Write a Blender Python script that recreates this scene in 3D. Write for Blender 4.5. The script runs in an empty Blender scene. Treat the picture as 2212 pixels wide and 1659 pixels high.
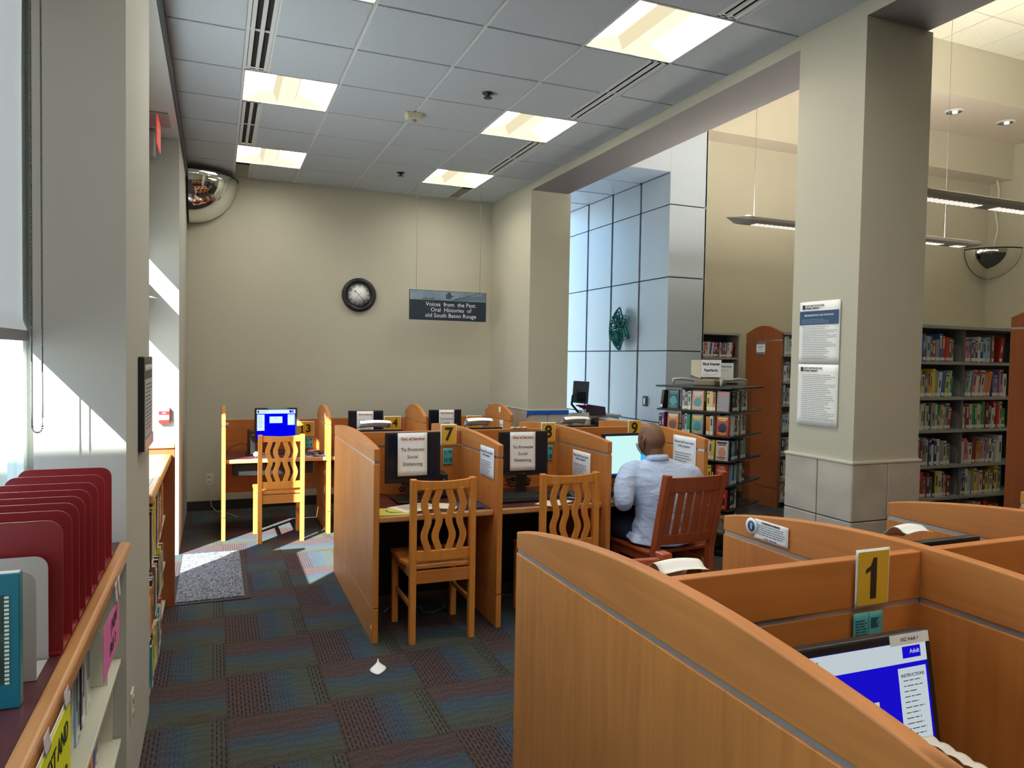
import bpy, bmesh, math, random
from mathutils import Vector, Matrix
random.seed(7)
R = math.radians
PI = math.pi
SC = bpy.context.scene
COL = SC.collection

# ------------------------------------------------------------------ materials
_M = {}
def mat(name, col, rough=0.6, metal=0.0, spec=0.5, noise=None, bump=None, emit=None, coat=0.0, trans=0.0):
    """plain procedural material. noise=(scale, amount, stretch) varies the colour; bump=(scale, strength)"""
    if name in _M: return _M[name]
    m = bpy.data.materials.new(name); m.use_nodes = True
    nt = m.node_tree; N = nt.nodes; L = nt.links
    b = N['Principled BSDF']
    b.inputs['Base Color'].default_value = (*col, 1)
    b.inputs['Roughness'].default_value = rough
    b.inputs['Metallic'].default_value = metal
    b.inputs['Specular IOR Level'].default_value = spec
    if coat: b.inputs['Coat Weight'].default_value = coat; b.inputs['Coat Roughness'].default_value = 0.15
    if emit:
        b.inputs['Emission Color'].default_value = (*emit[0], 1); b.inputs['Emission Strength'].default_value = emit[1]
    if noise or bump:
        tc = N.new('ShaderNodeTexCoord')
    if noise:
        mp = N.new('ShaderNodeMapping'); mp.inputs['Scale'].default_value = noise[2]
        L.new(tc.outputs['Object'], mp.inputs['Vector'])
        nz = N.new('ShaderNodeTexNoise'); nz.inputs['Scale'].default_value = noise[0]; nz.inputs['Detail'].default_value = 5
        L.new(mp.outputs[0], nz.inputs['Vector'])
        rp = N.new('ShaderNodeValToRGB'); a = noise[1]
        rp.color_ramp.elements[0].position = 0.3; rp.color_ramp.elements[1].position = 0.7
        rp.color_ramp.elements[0].color = (*[c*(1-a) for c in col], 1)
        rp.color_ramp.elements[1].color = (*[min(1, c*(1+a)) for c in col], 1)
        L.new(nz.outputs['Fac'], rp.inputs['Fac']); L.new(rp.outputs['Color'], b.inputs['Base Color'])
    if bump:
        nb = N.new('ShaderNodeTexNoise'); nb.inputs['Scale'].default_value = bump[0]; nb.inputs['Detail'].default_value = 4
        L.new(tc.outputs['Object'], nb.inputs['Vector'])
        bp = N.new('ShaderNodeBump'); bp.inputs['Strength'].default_value = bump[1]; bp.inputs['Distance'].default_value = 0.01
        L.new(nb.outputs['Fac'], bp.inputs['Height']); L.new(bp.outputs['Normal'], b.inputs['Normal'])
    _M[name] = m
    return m

def glass_mat(name, tint=(0.93, 0.97, 0.97), gloss=0.06):
    if name in _M: return _M[name]
    m = bpy.data.materials.new(name); m.use_nodes = True
    nt = m.node_tree; N = nt.nodes; L = nt.links; N.clear()
    o = N.new('ShaderNodeOutputMaterial'); mx = N.new('ShaderNodeMixShader')
    t = N.new('ShaderNodeBsdfTransparent'); t.inputs[0].default_value = (*tint, 1)
    g = N.new('ShaderNodeBsdfGlossy'); g.inputs['Roughness'].default_value = 0.02
    mx.inputs[0].default_value = gloss
    L.new(t.outputs[0], mx.inputs[1]); L.new(g.outputs[0], mx.inputs[2]); L.new(mx.outputs[0], o.inputs[0])
    _M[name] = m; return m

def blind_mat():
    m = bpy.data.materials.new('roller_fabric'); m.use_nodes = True
    nt = m.node_tree; N = nt.nodes; L = nt.links; N.clear()
    o = N.new('ShaderNodeOutputMaterial'); mx = N.new('ShaderNodeMixShader'); mx.inputs[0].default_value = 0.35
    d = N.new('ShaderNodeBsdfDiffuse'); d.inputs[0].default_value = (0.35, 0.35, 0.355, 1)
    t = N.new('ShaderNodeBsdfTranslucent'); t.inputs[0].default_value = (0.14, 0.142, 0.15, 1)
    L.new(d.outputs[0], mx.inputs[1]); L.new(t.outputs[0], mx.inputs[2]); L.new(mx.outputs[0], o.inputs[0])
    return m

def emis_mat(name, col, strength):
    if name in _M: return _M[name]
    m = bpy.data.materials.new(name); m.use_nodes = True
    nt = m.node_tree; N = nt.nodes; N.clear()
    o = N.new('ShaderNodeOutputMaterial'); e = N.new('ShaderNodeEmission')
    e.inputs[0].default_value = (*col, 1); e.inputs[1].default_value = strength
    nt.links.new(e.outputs[0], o.inputs[0]); _M[name] = m; return m

def wood(name, c, grain='z', rough=0.38, amt=0.22):
    """stained wood veneer: grain streaks plus broad cloudy variation"""
    if name in _M: return _M[name]
    m = bpy.data.materials.new(name); m.use_nodes = True
    nt = m.node_tree; N = nt.nodes; L = nt.links; b = N['Principled BSDF']
    b.inputs['Roughness'].default_value = rough
    tc = N.new('ShaderNodeTexCoord'); mp = N.new('ShaderNodeMapping')
    s = {'z': (22, 22, 1.2), 'x': (1.2, 22, 22), 'y': (22, 1.2, 22)}[grain]
    mp.inputs['Scale'].default_value = s
    L.new(tc.outputs['Object'], mp.inputs['Vector'])
    n1 = N.new('ShaderNodeTexNoise'); n1.inputs['Scale'].default_value = 1.6; n1.inputs['Detail'].default_value = 7; n1.inputs['Distortion'].default_value = 0.6
    n2 = N.new('ShaderNodeTexNoise'); n2.inputs['Scale'].default_value = 3.2; n2.inputs['Detail'].default_value = 2
    L.new(mp.outputs[0], n1.inputs['Vector']); L.new(tc.outputs['Object'], n2.inputs['Vector'])
    mth = N.new('ShaderNodeMath'); mth.operation = 'MULTIPLY_ADD'; mth.inputs[1].default_value = 0.45
    L.new(n2.outputs['Fac'], mth.inputs[0])
    m2 = N.new('ShaderNodeMath'); m2.operation = 'MULTIPLY'; m2.inputs[1].default_value = 0.55
    L.new(n1.outputs['Fac'], m2.inputs[0]); L.new(m2.outputs[0], mth.inputs[2])
    rp = N.new('ShaderNodeValToRGB'); e = rp.color_ramp.elements
    e[0].position = 0.34; e[1].position = 0.66
    e[0].color = (c[0]*(1-amt), c[1]*(1-amt*1.3), c[2]*(1-amt*1.5), 1)
    e[1].color = (c[0]*(1+amt), c[1]*(1+amt), c[2]*(1+amt), 1)
    L.new(mth.outputs[0], rp.inputs['Fac']); L.new(rp.outputs[0], b.inputs['Base Color'])
    _M[name] = m; return m

# ------------------------------------------------------------------ mesh builder
class MB:
    def __init__(s): s.v = []; s.f = []; s.m = []; s.sm = []
    def face(s, idx, mi=0, smooth=False): s.f.append(tuple(idx)); s.m.append(mi); s.sm.append(smooth)
    def box(s, x0, x1, y0, y1, z0, z1, mi=0):
        if x0 > x1: x0, x1 = x1, x0
        if y0 > y1: y0, y1 = y1, y0
        if z0 > z1: z0, z1 = z1, z0
        b = len(s.v)
        s.v += [(x0,y0,z0),(x1,y0,z0),(x1,y1,z0),(x0,y1,z0),(x0,y0,z1),(x1,y0,z1),(x1,y1,z1),(x0,y1,z1)]
        for q in ((3,2,1,0),(4,5,6,7),(0,1,5,4),(1,2,6,5),(2,3,7,6),(3,0,4,7)): s.face([b+i for i in q], mi)
        return s
    def obox(s, c, ax, ay, az, hx, hy, hz, mi=0):
        """oriented box: centre, unit axes, half sizes"""
        b = len(s.v); c = Vector(c); ax = Vector(ax)*hx; ay = Vector(ay)*hy; az = Vector(az)*hz
        for k, j, i in ((-1,-1,-1),(-1,-1,1),(-1,1,1),(-1,1,-1),(1,-1,-1),(1,-1,1),(1,1,1),(1,1,-1)):
            s.v.append(tuple(c + ax*i + ay*j + az*k))
        for q in ((3,2,1,0),(4,5,6,7),(0,1,5,4),(1,2,6,5),(2,3,7,6),(3,0,4,7)): s.face([b+i for i in q], mi)
        return s
    def prism(s, pts, axis, a0, a1, mi=0, smooth=False):
        """extrude 2-D polygon. axis 'x': pts=(y,z); 'y': pts=(x,z); 'z': pts=(x,y)"""
        def P(p, a):
            return {'x': (a, p[0], p[1]), 'y': (p[0], a, p[1]), 'z': (p[0], p[1], a)}[axis]
        n = len(pts); b = len(s.v)
        s.v += [P(p, a0) for p in pts] + [P(p, a1) for p in pts]
        s.face([b+i for i in range(n)][::-1], mi); s.face([b+n+i for i in range(n)], mi)
        for i in range(n):
            j = (i+1) % n; s.face((b+i, b+j, b+n+j, b+n+i), mi, smooth)
        return s
    def ring(s, c, u, w, ru, rw, n=12, e=2.0):
        b = len(s.v); c = Vector(c); u = Vector(u); w = Vector(w)
        for i in range(n):
            t = 2*PI*i/n; ct, st = math.cos(t), math.sin(t)
            if e != 2.0:
                ct = math.copysign(abs(ct)**(2/e), ct); st = math.copysign(abs(st)**(2/e), st)
            s.v.append(tuple(c + u*(ru*ct) + w*(rw*st)))
        return b
    def loft(s, rings, n, mi=0, cap=True, smooth=True):
        for a, b in zip(rings, rings[1:]):
            for i in range(n):
                j = (i+1) % n; s.face((a+i, a+j, b+j, b+i), mi, smooth)
        if cap:
            s.face([rings[0]+i for i in range(n)][::-1], mi); s.face([rings[-1]+i for i in range(n)], mi)
        return s
    def tube(s, pts, r, n=8, mi=0, cap=True, closed=False):
        pts = [Vector(p) for p in pts]; rs = r if isinstance(r, (list, tuple)) else [r]*len(pts)
        rings = []; prev = None
        for k, p in enumerate(pts):
            if closed: d = pts[(k+1) % len(pts)] - pts[k-1]
            else: d = pts[min(k+1, len(pts)-1)] - pts[max(k-1, 0)]
            d.normalize()
            if prev is None:
                u = d.cross(Vector((0,0,1))); 
                if u.length < 1e-3: u = d.cross(Vector((1,0,0)))
            else: u = prev - d*prev.dot(d)
            u.normalize(); prev = u; w = d.cross(u)
            rings.append(s.ring(p, u, w, rs[k], rs[k], n))
        s.loft(rings, n, mi, cap and not closed)
        if closed:
            a, b = rings[-1], rings[0]
            for i in range(n):
                j = (i+1) % n; s.face((a+i, a+j, b+j, b+i), mi, True)
        return s
    def lathe(s, prof, c, n=24, mi=0, axis='z', cap=True):
        """prof = [(r, h)] around an axis through c"""
        rings = []
        U, V, A = {'z': ((1,0,0),(0,1,0),(0,0,1)), 'y': ((1,0,0),(0,0,1),(0,1,0)), 'x': ((0,1,0),(0,0,1),(1,0,0))}[axis]
        for r, h in prof: rings.append(s.ring(Vector(c) + Vector(A)*h, U, V, max(r, 1e-5), max(r, 1e-5), n))
        s.loft(rings, n, mi, cap); return s
    def grid(s, f, nu, nv, mi=0, smooth=True):
        b = len(s.v)
        for j in range(nv+1):
            for i in range(nu+1): s.v.append(tuple(f(i/nu, j/nv)))
        for j in range(nv):
            for i in range(nu):
                a = b + j*(nu+1) + i; s.face((a, a+1, a+nu+2, a+nu+1), mi, smooth)
        return s
    def xf(s, M, start=0):
        for i in range(start, len(s.v)): s.v[i] = tuple(M @ Vector(s.v[i]))
        return s
    def mesh(s, name, mats):
        me = bpy.data.meshes.new(name)
        me.from_pydata(s.v, [], s.f)
        for m in (mats if isinstance(mats, (list, tuple)) else [mats]): me.materials.append(m)
        for i, p in enumerate(me.polygons):
            p.material_index = s.m[i]; p.use_smooth = s.sm[i]
        me.update(); return me

def obj(name, mb, mats, parent=None, loc=(0,0,0), rot=(0,0,0), bevel=0, seg=2, solid=0, normals=True):
    me = mb if isinstance(mb, bpy.types.Mesh) else mb.mesh(name, mats)
    if normals and isinstance(mb, MB):
        bm = bmesh.new(); bm.from_mesh(me); bmesh.ops.recalc_face_normals(bm, faces=bm.faces); bm.to_mesh(me); bm.free()
    o = bpy.data.objects.new(name, me); COL.objects.link(o)
    o.location = loc; o.rotation_euler = rot
    if parent is not None: o.parent = parent
    if bevel:
        md = o.modifiers.new('bevel', 'BEVEL'); md.width = bevel; md.segments = seg; md.limit_method = 'ANGLE'; md.angle_limit = R(40)
        md.harden_normals = False
    if solid:
        md = o.modifiers.new('solid', 'SOLIDIFY'); md.thickness = solid; md.offset = 0
    return o

def tag(o, label=None, cat=None, group=None, kind=None):
    if label: o['label'] = label
    if cat: o['category'] = cat
    if group: o['group'] = group
    if kind: o['kind'] = kind
    return o

def thing(name, label, cat, loc=(0,0,0), rz=0, group=None, rot=None):
    o = bpy.data.objects.new(name, None); COL.objects.link(o); o.empty_display_size = 0.1
    o.location = loc; o.rotation_euler = rot if rot else (0, 0, rz)
    return tag(o, label, cat, group)

def struct(name, mb, mats, label=None, cat=None, parent=None, **k):
    o = obj(name, mb, mats, parent, **k)
    if parent is None:
        o['kind'] = 'structure'
        if label: o['label'] = label
        if cat: o['category'] = cat
    return o

def copy_tree(o, parent=None):
    c = o.copy(); COL.objects.link(c)
    if parent is not None: c.parent = parent
    for ch in list(o.children): copy_tree(ch, c)
    return c

def text_mesh(body, size, align='CENTER', bold=0.0, sx=1.0, line=1.0):
    cu = bpy.data.curves.new('t', 'FONT'); cu.body = body; cu.size = size; cu.align_x = align; cu.align_y = 'CENTER'
    cu.resolution_u = 2; cu.extrude = 0.0003; cu.offset = bold; cu.space_line = line
    o = bpy.data.objects.new('t', cu); COL.objects.link(o)
    bpy.context.view_layer.update()
    me = bpy.data.meshes.new_from_object(o.evaluated_get(bpy.context.evaluated_depsgraph_get()))
    bpy.data.objects.remove(o); bpy.data.curves.remove(cu)
    M = Matrix.Rotation(PI/2, 4, 'X') @ Matrix.Scale(sx, 4, (1,0,0))
    me.transform(M)           # lies in XZ, reads from -Y
    return me

def text(body, size, m, parent, x=0, z=0, y=-0.001, align='CENTER', bold=0.0, name='lettering', sx=1.0, line=1.0):
    me = text_mesh(body, size, align, bold, sx, line); me.materials.clear(); me.materials.append(m)
    o = bpy.data.objects.new(name, me); COL.objects.link(o); o.parent = parent; o.location = (x, y, z)
    return o

def lines_mb(w, z_top, n, dz, h=0.0016, x0=None, seed=1, y=-0.0009, ragged=0.35):
    """rows of small print as thin raised strips broken into words"""
    rnd = random.Random(seed); mb = MB(); x0 = -w/2 if x0 is None else x0
    for i in range(n):
        end = x0 + w*(1 - rnd.random()*ragged); x = x0; z = z_top - i*dz
        while x < end:
            l = rnd.uniform(0.006, 0.02)*max(1, w/0.15); mb.box(x, min(x+l, end), y, y+0.0004, z-h/2, z+h/2); x += l + 0.003
    return mb

# common materials
m_wall = mat('painted_wall', (0.51, 0.49, 0.40), 0.75, noise=(1.2, 0.03, (1,1,1)), bump=(180, 0.04))
m_wallw = mat('painted_wall_pale', (0.44, 0.445, 0.41), 0.7, bump=(180, 0.04))
m_cream = mat('painted_hall_wall', (0.64, 0.60, 0.48), 0.75, noise=(0.8, 0.03, (1,1,1)))
m_soffit = mat('soffit_paint', (0.50, 0.50, 0.50), 0.8)
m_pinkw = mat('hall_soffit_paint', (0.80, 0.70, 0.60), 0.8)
m_beam_shade = mat('beam_underside_shade', (0.27, 0.25, 0.265), 0.8)  # same wall paint, darkened to put the underside shade into the colour
m_black = mat('black_plastic', (0.012, 0.013, 0.016), 0.35)
m_black2 = mat('matte_black', (0.008, 0.008, 0.009), 0.7)
m_white = mat('white_paper', (0.93, 0.94, 0.95), 0.55)
m_cream_p = mat('cream_paper', (0.78, 0.74, 0.58), 0.6)
m_ink = mat('black_ink', (0.01, 0.01, 0.012), 0.6)
m_gink = mat('grey_ink', (0.16, 0.16, 0.17), 0.7)
m_alu = mat('brushed_aluminium', (0.62, 0.64, 0.68), 0.32, metal=0.85)
m_steel = mat('grey_steel', (0.33, 0.33, 0.33), 0.5, metal=0.2)
w_panel = wood('maple_veneer', (0.60, 0.225, 0.050), 'z', 0.42, 0.16)
w_cap = wood('maple_cap', (0.56, 0.21, 0.048), 'y', 0.45, 0.14)
w_div = wood('maple_divider', (0.54, 0.19, 0.042), 'x', 0.4, 0.14)
w_edge = wood('maple_edge', (0.56, 0.30, 0.12), 'x', 0.3, 0.1)
w_edgey = wood('maple_edge_long', (0.50, 0.24, 0.085), 'y', 0.3, 0.12)
w_chair = wood('chair_maple', (0.70, 0.27, 0.052), 'z', 0.3, 0.15)
w_red = wood('chair_cherry', (0.38, 0.080, 0.026), 'z', 0.3, 0.18)
w_end = wood('cherry_end_panel', (0.30, 0.085, 0.025), 'z', 0.4, 0.12)
m_desk = mat('burgundy_laminate', (0.085, 0.022, 0.026), 0.32, noise=(60, 0.15, (1,1,1)))
m_gold = mat('gold_card', (0.72, 0.42, 0.03), 0.45)
m_teal = mat('teal_paper', (0.10, 0.42, 0.44), 0.6)
# ------------------------------------------------------------------ carpet
def carpet_mat():
    m = bpy.data.materials.new('carpet_tiles'); m.use_nodes = True
    nt = m.node_tree; N = nt.nodes; L = nt.links; b = N['Principled BSDF']
    b.inputs['Roughness'].default_value = 0.95; b.inputs['Specular IOR Level'].default_value = 0.15
    tc = N.new('ShaderNodeTexCoord'); sp = N.new('ShaderNodeSeparateXYZ'); L.new(tc.outputs['Object'], sp.inputs[0])
    def M(op, a, c=None, d=None, clamp=False):
        n = N.new('ShaderNodeMath'); n.operation = op; n.use_clamp = clamp
        for i, v in enumerate((a, c, d)):
            if v is None: continue
            if isinstance(v, (int, float)): n.inputs[i].default_value = v
            else: L.new(v, n.inputs[i])
        return n.outputs[0]
    T = 0.457
    u = M('DIVIDE', M('SUBTRACT', sp.outputs['X'], 0.05 - 20*T), T)
    v = M('DIVIDE', M('SUBTRACT', sp.outputs['Y'], 2.975 - 20*T), T)
    fu, fv = M('FRACT', u), M('FRACT', v); iu, iv = M('FLOOR', u), M('FLOOR', v)
    par = M('MODULO', M('ADD', iu, iv), 2.0)       # tile (.05, 3.42) is a vertical one
    vert = M('GREATER_THAN', par, 0.5)
    def mix(f, a, c):  # a*(1-f)+c*f
        return M('ADD', M('MULTIPLY', a, M('SUBTRACT', 1.0, f)), M('MULTIPLY', c, f))
    s = mix(vert, M('SUBTRACT', 1.0, fv), fu)      # across the bands
    t = mix(vert, fu, fv)                          # along the bands
    # waviness
    nz = N.new('ShaderNodeTexNoise'); nz.inputs['Scale'].default_value = 4.5; nz.inputs['Detail'].default_value = 5; nz.inputs['Roughness'].default_value = 0.6
    L.new(tc.outputs['Object'], nz.inputs['Vector'])
    wob = M('MULTIPLY', M('SUBTRACT', nz.outputs['Fac'], 0.5), mix(vert, 0.75, 0.34))
    sw = M('ADD', s, wob, clamp=True)
    rp = N.new('ShaderNodeValToRGB'); e = rp.color_ramp.elements
    cols = [(0.0, (0.072, 0.050, 0.046)), (0.30, (0.070, 0.048, 0.052)), (0.42, (0.055, 0.055, 0.070)), (0.52, (0.042, 0.062, 0.090)),
            (0.62, (0.045, 0.068, 0.082)), (0.74, (0.055, 0.066, 0.060)), (0.90, (0.060, 0.064, 0.052)), (1.0, (0.060, 0.052, 0.044))]
    e[0].position = 0; e[0].color = (*cols[0][1], 1); e[1].position = 1; e[1].color = (*cols[-1][1], 1)
    for p, c in cols[1:-1]:
        k = e.new(p); k.color = (*c, 1)
    L.new(sw, rp.inputs['Fac'])
    # stitched dashes: strong in the first half and at the last edge, faint over the blue
    ph = M('ADD', M('MULTIPLY', s, 26.0), 0.0); col = M('FLOOR', ph)
    dcol = M('LESS_THAN', M('ABSOLUTE', M('SUBTRACT', M('FRACT', ph), 0.5)), 0.16)
    ph2 = M('ADD', M('MULTIPLY', t, 9.0), M('MULTIPLY', M('MODULO', col, 2.0), 0.5))
    dash = M('LESS_THAN', M('FRACT', ph2), 0.72)
    zone = M('ADD', M('LESS_THAN', s, 0.44), M('GREATER_THAN', s, 0.86), clamp=True)
    blue = M('MULTIPLY', M('MULTIPLY', M('GREATER_THAN', s, 0.46), M('LESS_THAN', s, 0.66)), 0.35)
    hz = mix(vert, 0.28, 0.9)
    dm = M('MULTIPLY', M('MULTIPLY', M('MULTIPLY', dcol, dash), M('ADD', zone, blue, clamp=True)), hz)
    # wavy light ribs
    n3 = N.new('ShaderNodeTexWave'); n3.inputs['Scale'].default_value = 6; n3.inputs['Distortion'].default_value = 9; n3.inputs['Detail'].default_value = 2; n3.inputs['Detail Scale'].default_value = 1.2
    n3.bands_direction = 'Y'
    L.new(tc.outputs['Object'], n3.inputs['Vector'])
    n4 = N.new('ShaderNodeTexNoise'); n4.inputs['Scale'].default_value = 120; n4.inputs['Detail'].default_value = 3
    L.new(tc.outputs['Object'], n4.inputs['Vector'])
    g = M('MULTIPLY', M('ADD', 0.86, M('MULTIPLY', n3.outputs['Fac'], 0.16)), M('ADD', 0.30, M('MULTIPLY', n4.outputs['Fac'], 1.4)))
    g = M('MULTIPLY', g, M('SUBTRACT', 1.0, M('MULTIPLY', dm, 0.80)))
    edge = M('MINIMUM', M('MINIMUM', fu, M('SUBTRACT', 1.0, fu)), M('MINIMUM', fv, M('SUBTRACT', 1.0, fv)))
    g = M('MULTIPLY', g, M('ADD', 0.78, M('MULTIPLY', M('GREATER_THAN', edge, 0.006), 0.22)))
    vm = N.new('ShaderNodeVectorMath'); vm.operation = 'SCALE'
    L.new(rp.outputs['Color'], vm.inputs[0]); L.new(M('MULTIPLY', g, 1.12), vm.inputs['Scale'])
    L.new(vm.outputs[0], b.inputs['Base Color'])
    bp = N.new('ShaderNodeBump'); bp.inputs['Strength'].default_value = 0.5; bp.inputs['Distance'].default_value = 0.003
    L.new(g, bp.inputs['Height']); L.new(bp.outputs[0], b.inputs['Normal'])
    return m

ZC, ZB = 3.478, 3.402          # low ceiling, underside of the beam
HC = 5.41                      # ceiling of the high hall
XR, YF = 10.62, -4.0
struct('floor', MB().box(-0.62, XR, YF, 10.0, -0.12, 0.0), carpet_mat(), 'patterned blue and brown carpet tiles over the whole floor', 'floor')
struct('ground_outside', MB().box(-40, -0.75, -30, 40, -0.30, -0.15), mat('pale_paving', (0.5, 0.5, 0.48), 0.9), 'pale paving outside the windows', 'ground')
struct('ground_behind', MB().box(-0.75, 30, 10.1, 40, -0.30, -0.15), _M['pale_paving'], 'pale paving outside the entrance recess', 'ground')

# back wall with a dark base strip
wb = struct('wall_back', MB().box(-0.75, 3.04, 8.17, 8.35, 0, 5.6), m_wall, 'long beige painted back wall with a clock', 'wall')
struct('baseboard_back', MB().box(-0.28, 3.04, 8.158, 8.17, 0, 0.10), mat('dark_vinyl_base', (0.02, 0.02, 0.022), 0.5), 'dark vinyl base strip along the back wall', 'baseboard')
struct('wall_front', MB().box(-0.8, XR+0.1, YF-0.15, YF, 0, 5.6), m_wall, 'wall behind the viewer', 'wall')
struct('wall_right', MB().box(XR, XR+0.15, YF, 7.4, 0, 5.6), m_cream, 'cream wall closing the hall beyond the bookcases', 'wall')

# left window wall: columns, parapet, head
struct('wall_left_column', MB().box(-0.545, -0.28, 2.735, 3.63, 0, 3.335), m_wallw, 'plain painted column between the two window bays', 'column')
struct('wall_left_end', MB().box(-0.75, -0.28, 6.42, 8.17, 0, 3.335), m_wallw, 'pale wall return with the red fire alarm', 'wall')
mb = MB(); mb.box(-0.78, -0.565, YF, 5.16, 0, 0.98); mb.box(-0.78, -0.545, 2.81, 3.55, 0.98, 3.335)
mb.box(-0.78, -0.565, YF, -1.2, 0.98, 3.335); mb.box(-0.78, -0.5, YF, 6.42, 2.98, 3.335)
mb.box(-0.78, -0.565, 5.10, 5.18, 0.98, 2.98)
struct('wall_left', mb, m_wallw, 'window wall with low parapet', 'wall')
struct('wall_sun_block', MB().box(-5.0, -0.95, -1.4, -1.15, -0.2, 4.79), m_wallw, 'unseen wall added outside to block the sun', 'wall')  # added out of view; its height keeps low sun off column and counter

def window(n, y0, y1, z0, z1, mull, label):
    x = -0.60; fm = mat('window_frame', (0.78, 0.88, 0.88), 0.4)
    f = MB(); t = 0.045
    f.box(x-t/2, x+t/2, y0, y1, z0, z0+0.05); f.box(x-t/2, x+t/2, y0, y1, z1-0.05, z1)
    for y in [y0+0.025, y1-0.025] + mull: f.box(x-t/2, x+t/2, y-0.025, y+0.025, z0, z1)
    w = struct('window_%d' % n, MB().box(x-0.004, x+0.004, y0+0.05, y1-0.05, z0+0.05, z1-0.05), glass_mat('window_glass'), label, 'window')
    fr = struct('window_frame', f, fm, parent=w)
    # sky portal in the opening
    la = bpy.data.lights.new('portal', 'AREA'); la.shape = 'RECTANGLE'; la.size = y1-y0; la.size_y = z1-z0; la.cycles.is_portal = True
    lo = bpy.data.objects.new('window_portal', la); COL.objects.link(lo); lo.location = (x-0.06, (y0+y1)/2, (z0+z1)/2)
    lo.rotation_euler = (PI/2, 0, -PI/2)
    return w
window(1, -1.2, 2.81, 0.98, 2.98, [0.8], 'tall window behind the roller blind at the left edge')
window(2, 3.55, 5.10, 0.98, 2.98, [], 'window over the low bookcase between column and door')
# glazed door in the bay before the back wall
dm = mat('door_aluminium', (0.25, 0.27, 0.28), 0.4, metal=0.3)
d = struct('door_1', MB().box(-0.604, -0.596, 5.28, 6.32, 0.25, 2.9), glass_mat('window_glass'), 'glazed exit door in the left wall, under the exit sign', 'door')
f = MB(); X0, X1 = -0.625, -0.575
f.box(X0, X1, 5.18, 5.27, 0, 2.98); f.box(X0, X1, 6.33, 6.42, 0, 2.98)
f.box(X0, X1, 5.18, 6.42, 2.52, 2.98); f.box(X0, X1, 5.27, 6.33, 1.88, 2.27)
f.box(X0, X1, 5.27, 6.33, 0.0, 0.25)
struct('door_frame', f, dm, parent=d)
struct('door_closer', MB().box(-0.57, -0.52, 5.85, 6.15, 2.03, 2.08).tube([(-0.545, 6.0, 2.06), (-0.47, 6.28, 2.065), (-0.44, 6.385, 2.062)], 0.009, 6), m_alu, parent=d)
struct('door_handle', MB().tube([(-0.55, 5.45, 0.8), (-0.53, 5.45, 0.82), (-0.53, 5.45, 1.18), (-0.55, 5.45, 1.2)], 0.012, 8), m_alu, parent=d)

# roller blind + chain
bl = thing('roller_blind', 'grey roller blind drawn halfway down the window at the left edge', 'blind', (-0.575, 0.8, 3.0))
def bf(u, v):
    z = 3.0 - v*(3.0-1.667); y = -1.1 + u*(2.765+1.1)
    return (0.004*math.sin(u*9+v*3) + (0.012 if v > 0.965 else 0), y-0.8, z-3.0)
obj('blind_fabric', MB().grid(bf, 40, 40), blind_mat(), bl, normals=False)
obj('hem_bar', MB().box(-0.006, 0.014, -1.9, 1.965, -1.333, -1.30), mat('hem', (0.22, 0.22, 0.24), 0.7), bl)
obj('blind_roller', MB().lathe([(0.025, -1.95), (0.025, 1.96)], (0, 0, 0.0), 12, axis='y'), m_alu, bl)
ch = MB()
def bead(p, r=0.0032):
    b0 = len(ch.v); ch.lathe([(0.0002, -r), (r*0.8, -r*0.6), (r, 0), (r*0.8, r*0.6), (0.0002, r)], p, 6)
y0 = 2.60
def xz(px): return px
for k in range(340):
    z = 3.0 - k*0.0052
    if z > 1.40: bead((-0.522, y0, z))
    if z > 1.43: bead((-0.494, y0, z))
for k in range(9):
    a = PI*k/8; bead((-0.508 - 0.014*math.cos(a), y0, 1.405 - 0.02*math.sin(a)))
ch.tube([(-0.522, y0, 3.0), (-0.522, y0, 1.41), (-0.508, y0, 1.385), (-0.494, y0, 1.41), (-0.494, y0, 3.0)], 0.0012, 5)
c = obj('chain', ch, mat('chain_steel', (0.16, 0.16, 0.17), 0.35, metal=0.5)); tag(c, 'beaded pull chain hanging in a loop in front of the column', 'chain')
c.name = 'blind_chain'

# lowered soffit over the window bays
struct('ceiling_soffit', MB().box(-0.8, -0.272, YF, 8.17, 3.335, 3.62), m_soffit, 'lowered painted soffit above the window wall', 'ceiling')

# tiled low ceiling
T = 0.6096; GX = [0.158 + T*k for k in range(5)]; GY0 = 3.857
xs = [-0.272] + GX + [3.04]
ys = [GY0 + T*k for k in range(-13, 8)]; ys = [y for y in ys if YF < y < 8.15]; ys = [YF] + ys + [8.17]
LROW = []   # light rows: y start
yk = GY0 - T
while yk > YF+0.2: LROW.append(round(yk, 4)); yk -= 3*T
yk = GY0 + 2*T
while yk < 7.6: LROW.append(round(yk, 4)); yk += 3*T
LROW.sort()
def islight(x, y): return any(abs(y-l) < 0.02 for l in LROW) and (abs(x-GX[0]) < 0.02 or abs(x-GX[3]) < 0.02)
m_tile = mat('acoustic_tile', (0.52, 0.575, 0.64), 0.9, noise=(220, 0.10, (1,1,1)), bump=(260, 0.25))
m_tbar = mat('ceiling_grid_metal', (0.66, 0.68, 0.70), 0.5)
cl = MB()
for i in range(len(xs)-1):
    for j in range(len(ys)-1):
        x0, x1, y0_, y1 = xs[i], xs[i+1], ys[j], ys[j+1]
        if islight(x0, y0_): continue
        a0 = 0.012 if i else 0.004; a1 = 0.012 if i < len(xs)-2 else 0.004
        X0_, X1_ = x0+a0, x1-a1
        if i == 1: X0_ = x0 + 0.155
        if i == 4: X1_ = x1 - 0.155
        cl.box(X0_, X1_, y0_+0.009, y1-0.009, ZC, ZC+0.018)
ce = struct('ceiling', cl, m_tile, 'low suspended ceiling of square acoustic tiles', 'ceiling')
tb = MB()
for x in GX: tb.box(x-0.012, x+0.012, YF, 8.17, ZC+0.006, ZC+0.012)
for y in ys[1:-1]: tb.box(-0.272, 3.04, y-0.012, y+0.012, ZC+0.012, ZC+0.0175)
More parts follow.
